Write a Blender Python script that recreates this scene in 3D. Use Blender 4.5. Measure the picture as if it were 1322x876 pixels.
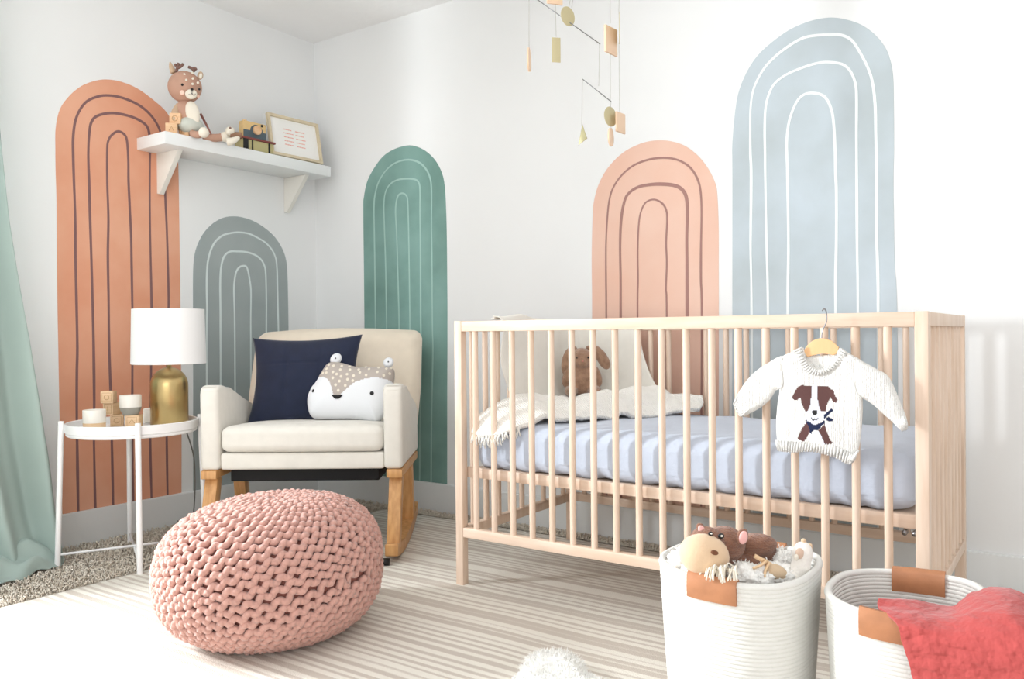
import bpy, bmesh, math, random
from mathutils import Vector, Matrix, noise, geometry
random.seed(7)
PI = math.pi
C = bpy.context.scene.collection
for o in list(bpy.data.objects):
    bpy.data.objects.remove(o)

# ------------------------------------------------------------------ camera, world, lights
CAM = Vector((3.157631, -2.812317, 0.79531))
YAW = 0.6088
cd = bpy.data.cameras.new('camera'); cam = bpy.data.objects.new('camera', cd); C.objects.link(cam)
Rv = (0.820321, 0.571835, -0.008821); Uv = (0.003958, 0.009748, 0.999945); Bv = (0.57189, -0.820311, 0.005733)
cam.matrix_world = Matrix(((Rv[0], Uv[0], Bv[0], CAM.x), (Rv[1], Uv[1], Bv[1], CAM.y), (Rv[2], Uv[2], Bv[2], CAM.z), (0, 0, 0, 1)))
cd.sensor_width = 36; cd.lens = 1055.85/1322*36; cd.clip_start = 0.05
bpy.context.scene.camera = cam
sc = bpy.context.scene
sc.view_settings.view_transform = 'Standard'; sc.view_settings.look = 'None'
sc.view_settings.gamma = 1; sc.view_settings.use_curve_mapping = False
sc.view_settings.exposure = 0.0
w = bpy.data.worlds.new('daylight'); sc.world = w; w.use_nodes = True
w.node_tree.nodes['Background'].inputs[0].default_value = (0.965, 0.985, 1.0, 1)
w.node_tree.nodes['Background'].inputs[1].default_value = 0.91
def area(name, loc, target, sx, sy, power, col, spread=180):
    l = bpy.data.lights.new(name, 'AREA'); l.shape = 'RECTANGLE'; l.size = sx; l.size_y = sy
    l.energy = power; l.color = col; l.spread = math.radians(spread)
    o = bpy.data.objects.new(name, l); C.objects.link(o); o.location = loc
    o.rotation_euler = (Vector(target)-Vector(loc)).to_track_quat('-Z', 'Y').to_euler()
    return o
area('window_daylight', (-0.35, -2.45, 1.2), (2.2, -1.7, 0.75), 0.5, 0.85, 155, (0.93, 0.97, 1.0))
area('room_fill', (3.7, -5.2, 1.5), (0.5, -0.6, 1.0), 3.2, 2.0, 48, (1.0, 0.985, 0.965))  # added fill lamp behind the camera, brightens the left wall; no real window there

# ------------------------------------------------------------------ helpers
W = {}
def link(name, data, parent=None):
    o = bpy.data.objects.new(name, data); C.objects.link(o)
    if parent is not None: o.parent = parent
    return o
def tag(o, label=None, cat=None, group=None, kind=None):
    if label: o['label'] = label
    if cat: o['category'] = cat
    if group: o['group'] = group
    if kind: o['kind'] = kind
    return o
def CF(lat, d, z=0.0):
    """a spot given as distance ahead of and to the side of where the photographer stood"""
    return Vector((CAM.x - math.sin(YAW)*d + math.cos(YAW)*lat, CAM.y + math.cos(YAW)*d + math.sin(YAW)*lat, z))
def thing(name, label, cat, loc=(0, 0, 0), rz=0.0, group=None):
    o = link(name, None); o.location = loc; o.rotation_euler = (0, 0, rz); o.empty_display_size = 0.05
    W[o] = Matrix.Translation(Vector(loc)) @ Matrix.Rotation(rz, 4, 'Z')
    return tag(o, label, cat, group)
def obj(name, bm, mats, parent=None, smooth=True, world=False, label=None, auto=None):
    """link one mesh object; coordinates are local to the thing unless world=True"""
    if world and parent is not None:
        bm.transform(W[parent].inverted())
    me = bpy.data.meshes.new(name)
    bmesh.ops.recalc_face_normals(bm, faces=bm.faces)
    bm.to_mesh(me); bm.free()
    if not isinstance(mats, (list, tuple)): mats = [mats]
    for m in mats: me.materials.append(m)
    if smooth:
        me.polygons.foreach_set('use_smooth', [True]*len(me.polygons))
        if auto is not None: me.set_sharp_from_angle(angle=math.radians(auto))
    o = link(name, me, parent)
    W[o] = W[parent] if parent is not None else Matrix.Identity(4)
    if label: o['label'] = label
    return o
def BM(): return bmesh.new()
def box(bm, c, s, bev=0.0, seg=2, rot=None, mi=0):
    """c centre, s full sizes"""
    r = bmesh.ops.create_cube(bm, size=1.0)
    vs = r['verts']
    bmesh.ops.scale(bm, vec=s, verts=vs)
    fs = set(f for v in vs for f in v.link_faces)
    for f in fs: f.material_index = mi
    if bev > 0:
        es = list(set(e for v in vs for e in v.link_edges))
        n0 = set(bm.verts) - set(vs)
        rr = bmesh.ops.bevel(bm, geom=es, offset=bev, segments=seg, affect='EDGES', profile=0.5)
        vs = [v for v in bm.verts if v not in n0]
    if rot is not None: bmesh.ops.transform(bm, matrix=rot.to_4x4(), verts=vs)
    bmesh.ops.translate(bm, vec=c, verts=vs)
    return vs
def box2(bm, a, b, bev=0.0, seg=2):
    a = Vector(a); b = Vector(b)
    return box(bm, (a+b)/2, (abs(b.x-a.x), abs(b.y-a.y), abs(b.z-a.z)), bev, seg)
def beam(bm, a, b, wx, wy, bev=0.003, up=(0, 1, 0)):
    """rectangular bar from a to b"""
    a = Vector(a); b = Vector(b); d = (b-a); L = d.length; d.normalize()
    u = Vector(up); s = d.cross(u); s.normalize(); u = s.cross(d)
    m = Matrix((s, u, d)).transposed()
    return box(bm, (a+b)/2, (wx, wy, L), bev, 2, m)
def tube(bm, pts, r, seg=8, caps=True, closed=False, mi=0):
    pts = [Vector(p) for p in pts]; n = len(pts)
    rs = r if isinstance(r, (list, tuple)) else [r]*n
    rings = []; prev = None
    for i, p in enumerate(pts):
        a = pts[i-1] if (i > 0 or closed) else p
        b = pts[(i+1) % n] if (i < n-1 or closed) else p
        t = (b-a)
        if t.length < 1e-9: t = Vector((0, 0, 1))
        t.normalize()
        if prev is None:
            u = t.orthogonal().normalized()
        else:
            u = prev - t*prev.dot(t)
            if u.length < 1e-6: u = t.orthogonal()
            u.normalize()
        prev = u; v = t.cross(u)
        rings.append([bm.verts.new(p + (u*math.cos(2*PI*k/seg) + v*math.sin(2*PI*k/seg))*rs[i]) for k in range(seg)])
    m = n if closed else n-1
    for i in range(m):
        A = rings[i]; B = rings[(i+1) % n]
        for k in range(seg):
            f = bm.faces.new((A[k], A[(k+1) % seg], B[(k+1) % seg], B[k])); f.material_index = mi
    if caps and not closed:
        bm.faces.new(list(reversed(rings[0]))).material_index = mi
        bm.faces.new(rings[-1]).material_index = mi
def lathe(bm, prof, seg=48, c=(0, 0, 0), mi=0, sx=1, sy=1, close=False):
    """prof list of (r,z)"""
    c = Vector(c); rings = []
    for r, z in prof:
        if r < 1e-6: rings.append([bm.verts.new(c+Vector((0, 0, z)))])
        else: rings.append([bm.verts.new(c+Vector((r*sx*math.cos(2*PI*k/seg), r*sy*math.sin(2*PI*k/seg), z))) for k in range(seg)])
    pairs = list(zip(rings[:-1], rings[1:]))
    if close: pairs.append((rings[-1], rings[0]))
    for A, B in pairs:
        for k in range(seg):
            k2 = (k+1) % seg
            if len(A) == 1 and len(B) == 1: continue
            if len(A) == 1: f = bm.faces.new((A[0], B[k2], B[k]))
            elif len(B) == 1: f = bm.faces.new((A[k], A[k2], B[0]))
            else: f = bm.faces.new((A[k], A[k2], B[k2], B[k]))
            f.material_index = mi
def ell(bm, c, r, rot=None, u=20, v=14, mi=0):
    rr = bmesh.ops.create_uvsphere(bm, u_segments=u, v_segments=v, radius=1.0)
    vs = rr['verts']
    bmesh.ops.scale(bm, vec=r, verts=vs)
    for f in set(f for q in vs for f in q.link_faces): f.material_index = mi
    if rot is not None: bmesh.ops.transform(bm, matrix=rot.to_4x4(), verts=vs)
    bmesh.ops.translate(bm, vec=c, verts=vs)
    return vs
def rot(ax, deg): return Matrix.Rotation(math.radians(deg), 3, ax)
def prism(bm, poly, y0, y1, axis='Y', bev=0.0):
    """extrude a 2-D outline. axis Y: poly is (x,z)"""
    def P(a, b, t):
        return Vector((a, t, b)) if axis == 'Y' else (Vector((t, a, b)) if axis == 'X' else Vector((a, b, t)))
    n0 = set(bm.verts)
    A = [bm.verts.new(P(a, b, y0)) for a, b in poly]; B = [bm.verts.new(P(a, b, y1)) for a, b in poly]
    n = len(poly)
    bm.faces.new(A); bm.faces.new(list(reversed(B)))
    for i in range(n): bm.faces.new((A[i], B[i], B[(i+1) % n], A[(i+1) % n]))
    if bev > 0:
        vs = [v for v in bm.verts if v not in n0]
        es = list(set(e for v in vs for e in v.link_edges))
        bmesh.ops.bevel(bm, geom=es, offset=bev, segments=3, affect='EDGES', profile=0.5)
def pinp(x, y, poly):
    c = False; n = len(poly); j = n-1
    for i in range(n):
        xi, yi = poly[i]; xj, yj = poly[j]
        if (yi > y) != (yj > y) and x < (xj-xi)*(y-yi)/(yj-yi)+xi: c = not c
        j = i
    return c
def dseg(x, y, poly):
    best = 1e9; n = len(poly)
    for i in range(n):
        x1, y1 = poly[i]; x2, y2 = poly[(i+1) % n]
        dx, dy = x2-x1, y2-y1; L = dx*dx+dy*dy
        t = 0 if L == 0 else max(0, min(1, ((x-x1)*dx+(y-y1)*dy)/L))
        d = (x1+t*dx-x)**2+(y1+t*dy-y)**2
        if d < best: best = d
    return math.sqrt(best)
def cat(pts, n=6, closed=False):
    """catmull-rom resample, any dimension"""
    P = [tuple(p) for p in pts]; N = len(P); out = []
    m = N if closed else N-1
    for i in range(m):
        p0 = P[(i-1) % N] if (closed or i > 0) else P[0]
        p1 = P[i]; p2 = P[(i+1) % N]
        p3 = P[(i+2) % N] if (closed or i+2 < N) else P[-1]
        for k in range(n):
            t = k/n
            out.append(tuple(0.5*((2*b)+(-a+c)*t+(2*a-5*b+4*c-d)*t*t+(-a+3*b-3*c+d)*t**3) for a, b, c, d in zip(p0, p1, p2, p3)))
    if not closed: out.append(P[-1])
    return out
def tri2d(poly, h, inner=None):
    """triangulate the inside of poly with interior points about h apart"""
    pts = [Vector(p) for p in poly]; n = len(poly)
    xs = [p[0] for p in poly]; ys = [p[1] for p in poly]
    y = min(ys)+h/2; r = 0
    while y < max(ys):
        x = min(xs)+h/2+(h/2 if r % 2 else 0)
        while x < max(xs):
            if pinp(x, y, poly) and dseg(x, y, poly) > h*0.45: pts.append(Vector((x, y)))
            x += h
        y += h*0.87; r += 1
    res = geometry.delaunay_2d_cdt(pts, [], [list(range(n))], 1, 1e-7)
    return [(v.x, v.y) for v in res[0]], [tuple(f) for f in res[2]]
def puff(bm, poly, h, T, D, place, back=1.0, edge=0.002, matf=None, bulge=0.0):
    """soft padded shape from an outline. place(x,y,t) gives the 3-D point"""
    V, F = tri2d(poly, h)
    ft, bk = [], []
    for x, y in V:
        d = min(dseg(x, y, poly)/D, 1.0)
        t = edge+T*math.sqrt(max(0.0, 1-(1-d)**2))
        ft.append(bm.verts.new(place(x, y, t))); bk.append(bm.verts.new(place(x, y, -t*back)))
    cnt = {}
    for f in F:
        for i in range(len(f)):
            e = (f[i], f[(i+1) % len(f)])
            if (e[1], e[0]) in cnt: del cnt[(e[1], e[0])]
            else: cnt[e] = 1
        cx = sum(V[i][0] for i in f)/len(f); cy = sum(V[i][1] for i in f)/len(f)
        mi = matf(cx, cy) if matf else 0
        a = bm.faces.new([ft[i] for i in f]); a.material_index = mi
        b = bm.faces.new([bk[i] for i in reversed(f)]); b.material_index = matf(cx, cy, True) if matf else 0
    for a, b in cnt: 
        q = bm.faces.new((ft[b], ft[a], bk[a], bk[b]))
def grid(bm, fn, nu, nv, mi=0, matf=None):
    vs = [[bm.verts.new(fn(i/nu, j/nv)) for i in range(nu+1)] for j in range(nv+1)]
    for j in range(nv):
        for i in range(nu):
            f = bm.faces.new((vs[j][i], vs[j][i+1], vs[j+1][i+1], vs[j+1][i]))
            f.material_index = matf((i+.5)/nu, (j+.5)/nv) if matf else mi
    return vs
def solid(o, t, off=0):
    m = o.modifiers.new('thickness', 'SOLIDIFY'); m.thickness = t; m.offset = off; return o
def remesh(o, v, sm=6, f=0.6):
    m = o.modifiers.new('remesh', 'REMESH'); m.mode = 'VOXEL'; m.voxel_size = v; m.use_smooth_shade = True
    s = o.modifiers.new('smooth', 'SMOOTH'); s.iterations = sm; s.factor = f; return o
def ctrl(rows, nu=6, nv=6):
    """smooth surface through a grid of control points -> fn grid of points"""
    R = [cat(r, nu) for r in rows]
    cols = [cat([r[i] for r in R], nv) for i in range(len(R[0]))]
    return cols
def grid_pts(bm, cols):
    vs = [[bm.verts.new(p) for p in c] for c in cols]
    for i in range(len(vs)-1):
        for j in range(len(vs[0])-1):
            bm.faces.new((vs[i][j], vs[i+1][j], vs[i+1][j+1], vs[i][j+1]))

# ------------------------------------------------------------------ materials
def lin(c):
    return tuple((x/12.92 if x <= 0.04045 else ((x+0.055)/1.055)**2.4) for x in c)
MC = {}
def mat(name, col, rough=0.6, metal=0.0, var=0.0, vs=6.0, bump=0.0, bs=200.0, col2=None, stretch=(1, 1, 1), sheen=0.0, spec=0.5, bdist=0.002, trans=0.0, detail=3):
    if name in MC: return MC[name]
    m = bpy.data.materials.new(name); m.use_nodes = True; nt = m.node_tree; N = nt.nodes; L = nt.links
    b = N['Principled BSDF']
    b.inputs['Roughness'].default_value = rough; b.inputs['Metallic'].default_value = metal
    b.inputs['Specular IOR Level'].default_value = spec
    if sheen: b.inputs['Sheen Weight'].default_value = sheen
    c1 = lin(col)+(1,)
    tc = N.new('ShaderNodeTexCoord'); mp = N.new('ShaderNodeMapping'); mp.inputs['Scale'].default_value = stretch
    L.new(tc.outputs['Object'], mp.inputs['Vector'])
    if var or col2:
        c2 = lin(col2)+(1,) if col2 else tuple(x*(1-var) for x in c1[:3])+(1,)
        nz = N.new('ShaderNodeTexNoise'); nz.inputs['Scale'].default_value = vs; nz.inputs['Detail'].default_value = detail
        L.new(mp.outputs[0], nz.inputs['Vector'])
        rp = N.new('ShaderNodeValToRGB'); rp.color_ramp.elements[0].position = 0.35; rp.color_ramp.elements[1].position = 0.65
        rp.color_ramp.elements[0].color = c2; rp.color_ramp.elements[1].color = c1
        L.new(nz.outputs['Fac'], rp.inputs['Fac']); L.new(rp.outputs[0], b.inputs['Base Color'])
    else: b.inputs['Base Color'].default_value = c1
    if bump:
        n2 = N.new('ShaderNodeTexNoise'); n2.inputs['Scale'].default_value = bs; n2.inputs['Detail'].default_value = 2
        L.new(mp.outputs[0], n2.inputs['Vector'])
        bp = N.new('ShaderNodeBump'); bp.inputs['Strength'].default_value = bump; bp.inputs['Distance'].default_value = bdist
        L.new(n2.outputs['Fac'], bp.inputs['Height']); L.new(bp.outputs[0], b.inputs['Normal'])
    MC[name] = m
    return m
def wave_bump(m, scale, axis, strength, dist=0.002, extra=None):
    nt = m.node_tree; N = nt.nodes; L = nt.links; b = N['Principled BSDF']
    tc = N.new('ShaderNodeTexCoord'); wv = N.new('ShaderNodeTexWave'); wv.bands_direction = axis
    wv.inputs['Scale'].default_value = scale; wv.inputs['Distortion'].default_value = 0.6; wv.inputs['Detail Scale'].default_value = 2
    L.new(tc.outputs['Object'], wv.inputs['Vector'])
    bp = N.new('ShaderNodeBump'); bp.inputs['Strength'].default_value = strength; bp.inputs['Distance'].default_value = dist
    L.new(wv.outputs['Fac'], bp.inputs['Height'])
    if b.inputs['Normal'].is_linked:
        L.new(b.inputs['Normal'].links[0].from_socket, bp.inputs['Normal'])
    L.new(bp.outputs[0], b.inputs['Normal'])
    return m
M_wall = mat('wall_paint', (0.945, 0.95, 0.95), 0.75, var=0.03, vs=1.5, bump=0.12, bs=60)
M_ceil = mat('ceiling_paint', (0.97, 0.97, 0.97), 0.85, bump=0.5, bs=22, bdist=0.006)
M_trim = mat('trim_paint', (0.93, 0.94, 0.94), 0.4)
M_white = mat('white_metal', (0.96, 0.96, 0.96), 0.35)
M_carpet = mat('beige_carpet', (0.87, 0.83, 0.77), 0.95, col2=(0.70, 0.64, 0.57), vs=120, bump=0.9, bs=160, bdist=0.01)
M_birch = mat('beech_wood', (0.905, 0.815, 0.74), 0.45, col2=(0.865, 0.76, 0.67), vs=9, stretch=(6, 6, 0.6), bump=0.05, bs=30)
M_birch_h = mat('beech_wood_long', (0.905, 0.815, 0.74), 0.45, col2=(0.865, 0.76, 0.67), vs=9, stretch=(0.6, 6, 6), bump=0.05, bs=30)
M_oak = mat('oak_legs', (0.86, 0.66, 0.44), 0.4, col2=(0.78, 0.57, 0.35), vs=14, stretch=(5, 5, 0.5))
M_cream = mat('cream_linen', (0.93, 0.915, 0.88), 0.9, var=0.04, vs=25, bump=0.35, bs=700, bdist=0.001, sheen=0.2)
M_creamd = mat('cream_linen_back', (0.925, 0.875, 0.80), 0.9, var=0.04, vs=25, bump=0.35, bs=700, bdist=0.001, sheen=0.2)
M_black = mat('black_cloth', (0.05, 0.05, 0.06), 0.8)
M_blackm = mat('black_metal', (0.04, 0.04, 0.045), 0.4)
M_pouf = mat('dusty_pink_yarn', (0.785, 0.60, 0.55), 0.9, var=0.10, vs=40, bump=0.5, bs=260, bdist=0.002, sheen=0.3)
M_poufd = mat('dusty_pink_core', (0.68, 0.45, 0.40), 0.95)
M_curt = mat('sage_curtain', (0.63, 0.70, 0.675), 0.85, var=0.06, vs=3, bump=0.2, bs=900, bdist=0.0006, sheen=0.2)
M_brass = mat('brass', (0.80, 0.70, 0.49), 0.30, metal=1.0, var=0.12, vs=18, stretch=(1, 1, 0.1))
M_shade = mat('white_shade', (0.97, 0.97, 0.97), 0.85, bump=0.1, bs=500)
M_navy = mat('navy_linen', (0.09, 0.13, 0.24), 0.85, var=0.15, vs=30, bump=0.5, bs=450, bdist=0.0012, sheen=0.2)
M_fwhite = mat('soft_white_plush', (0.93, 0.94, 0.955), 0.9, bump=0.25, bs=600, bdist=0.001)
M_ftaupe = mat('taupe_plush', (0.74, 0.70, 0.67), 0.9, bump=0.25, bs=600, bdist=0.001)
M_ink = mat('black_thread', (0.06, 0.06, 0.07), 0.6)
M_sheet = mat('blue_grey_sheet', (0.77, 0.805, 0.865), 0.85, var=0.05, vs=8, bump=0.5, bs=90, bdist=0.003, sheen=0.2)
M_rope = mat('white_cotton_rope', (0.90, 0.895, 0.875), 0.9, var=0.03, vs=30, bump=0.6, bs=300, bdist=0.0012)
M_leather = mat('tan_leather', (0.72, 0.49, 0.34), 0.5, var=0.15, vs=30, bump=0.25, bs=250, bdist=0.001)
M_coral = mat('coral_muslin', (0.72, 0.30, 0.29), 0.9, var=0.08, vs=30, bump=0.8, bs=60, bdist=0.006, sheen=0.2)
M_knit = mat('cream_knit', (0.97, 0.96, 0.935), 0.92, var=0.04, vs=40, bump=0.8, bs=180, bdist=0.003, sheen=0.2)
M_sweat = mat('white_knit', (0.925, 0.92, 0.905), 0.92, bump=0.9, bs=300, bdist=0.003, sheen=0.2)
wave_bump(M_sweat, 78, 'X', 0.5, 0.0018)
M_fur = mat('white_fleece', (0.96, 0.955, 0.94), 0.95)
M_maple = mat('maple_blocks', (0.93, 0.80, 0.65), 0.5, col2=(0.89, 0.75, 0.58), vs=30, stretch=(1, 1, 5))
M_bunny = mat('brown_plush', (0.66, 0.52, 0.42), 0.95, col2=(0.56, 0.43, 0.34), vs=55, bump=0.9, bs=220, bdist=0.004, sheen=0.5)
M_deer = mat('fawn_knit', (0.76, 0.60, 0.52), 0.95, bump=0.4, bs=500, bdist=0.001)
M_deerd = mat('brown_antler_knit', (0.50, 0.38, 0.34), 0.95, bump=0.4, bs=500)
M_ivory = mat('ivory_knit', (0.93, 0.90, 0.84), 0.95, bump=0.4, bs=500, bdist=0.001)
M_clay = mat('grey_glaze', (0.62, 0.61, 0.57), 0.5)
M_ceram = mat('cream_ceramic', (0.95, 0.93, 0.89), 0.35)
M_gold = mat('brushed_gold', (0.80, 0.755, 0.60), 0.45, metal=0.3)
M_blush = mat('pale_wood', (0.95, 0.82, 0.70), 0.5)
M_string = mat('thin_string', (0.72, 0.71, 0.68), 0.6)
M_steel = mat('steel_wire', (0.55, 0.55, 0.56), 0.3, metal=1.0)
M_rail_d = mat('grey_cord', (0.45, 0.45, 0.43), 0.6)
# ------------------------------------------------------------------ setting
H = 2.2646
def struct(name, bm, m, label=None, smooth=False):
    o = obj(name, bm, m, smooth=smooth); o['kind'] = 'structure'
    if label: tag(o, label)
    return o
b = BM(); box2(b, (-0.15, -3.6, -0.1), (5.2, 0.15, 0.0)); struct('floor', b, M_carpet, 'beige shag carpet floor under the striped rug')
b = BM(); box2(b, (-0.15, -3.6, H), (5.2, 0.15, H+0.1)); struct('ceiling', b, M_ceil, 'white textured ceiling above the room corner')
b = BM(); box2(b, (0, 0, 0), (5.2, 0.15, H)); struct('wall_back', b, M_wall, 'white wall behind the crib with painted arches')
WY0, WY1, WZ0, WZ1 = -3.05, -1.78, 0.45, 1.9
b = BM()
box2(b, (-0.15, WY1, 0), (0, 0.15, H)); box2(b, (-0.15, -3.6, 0), (0, WY0, H))
box2(b, (-0.15, WY0, 0), (0, WY1, WZ0)); box2(b, (-0.15, WY0, WZ1), (0, WY1, H))
struct('wall_left', b, M_wall, 'white wall behind the side table, with window by the curtain')
wf = BM()
for a, c in (((-0.09, WY0, WZ0), (-0.03, WY0+0.05, WZ1)), ((-0.09, WY1-0.05, WZ0), (-0.03, WY1, WZ1)),
             ((-0.09, WY0+0.05, WZ0), (-0.03, WY1-0.05, WZ0+0.05)), ((-0.09, WY0+0.05, WZ1-0.05), (-0.03, WY1-0.05, WZ1))): box2(wf, a, c)
struct('window_1', wf, M_trim, 'white window frame on the left wall past the curtain')
b = BM(); box2(b, (0, -0.0001, 0), (5.2, -0.016, 0.131)); box2(b, (0, -0.0001, 0.131), (5.2, -0.011, 0.134))
struct('baseboard_back', b, M_trim, 'tall white baseboard below the green and peach arches')
b = BM(); box2(b, (0.0001, -3.6, 0), (0.016, -0.016, 0.131)); box2(b, (0.0001, -3.6, 0.131), (0.011, -0.016, 0.134))
struct('baseboard_left', b, M_trim, 'tall white baseboard below the terracotta arch')

# carpet pile: loose curled tufts where the shag carpet shows
M_tuft = mat('carpet_yarn', (0.96, 0.93, 0.88), 0.95, col2=(0.82, 0.77, 0.70), vs=45)
b = BM()
def tuft(x, y, s):
    a = random.uniform(0, 2*PI); ln = random.uniform(0.3, 1.0)*s; h = random.uniform(0.006, 0.016)
    dx, dy = math.cos(a)*ln, math.sin(a)*ln; px, py = -math.sin(a)*0.0017, math.cos(a)*0.0017
    c = random.uniform(-.4, .4)*ln; P = []
    for k, (t, z) in enumerate(((0, 0.0), (0.35, h), (0.75, h*0.95), (1, h*0.3))):
        q = Vector((x+dx*t-py*0+math.sin(t*3)*c*-math.sin(a), y+dy*t+math.sin(t*3)*c*math.cos(a), z))
        P.append((b.verts.new(q+Vector((px, py, 0))), b.verts.new(q+Vector((-px, -py, 0))), b.verts.new(q+Vector((0, 0, 0.0028)))))
    for A, B in zip(P[:-1], P[1:]):
        for i, j in ((0, 2), (2, 1), (1, 0)): b.faces.new((A[i], A[j], B[j], B[i]))
for _ in range(15000):
    tuft(random.uniform(0.02, 0.53), -random.uniform(0.02, 2.3), 0.016)
for _ in range(5200):
    tuft(random.uniform(0.5, 3.6), -random.uniform(0.018, 0.082), 0.018)
o = obj('carpet_pile', b, M_tuft); tag(o, 'curly beige carpet pile showing around the striped rug', 'carpet', kind='stuff')

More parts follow.
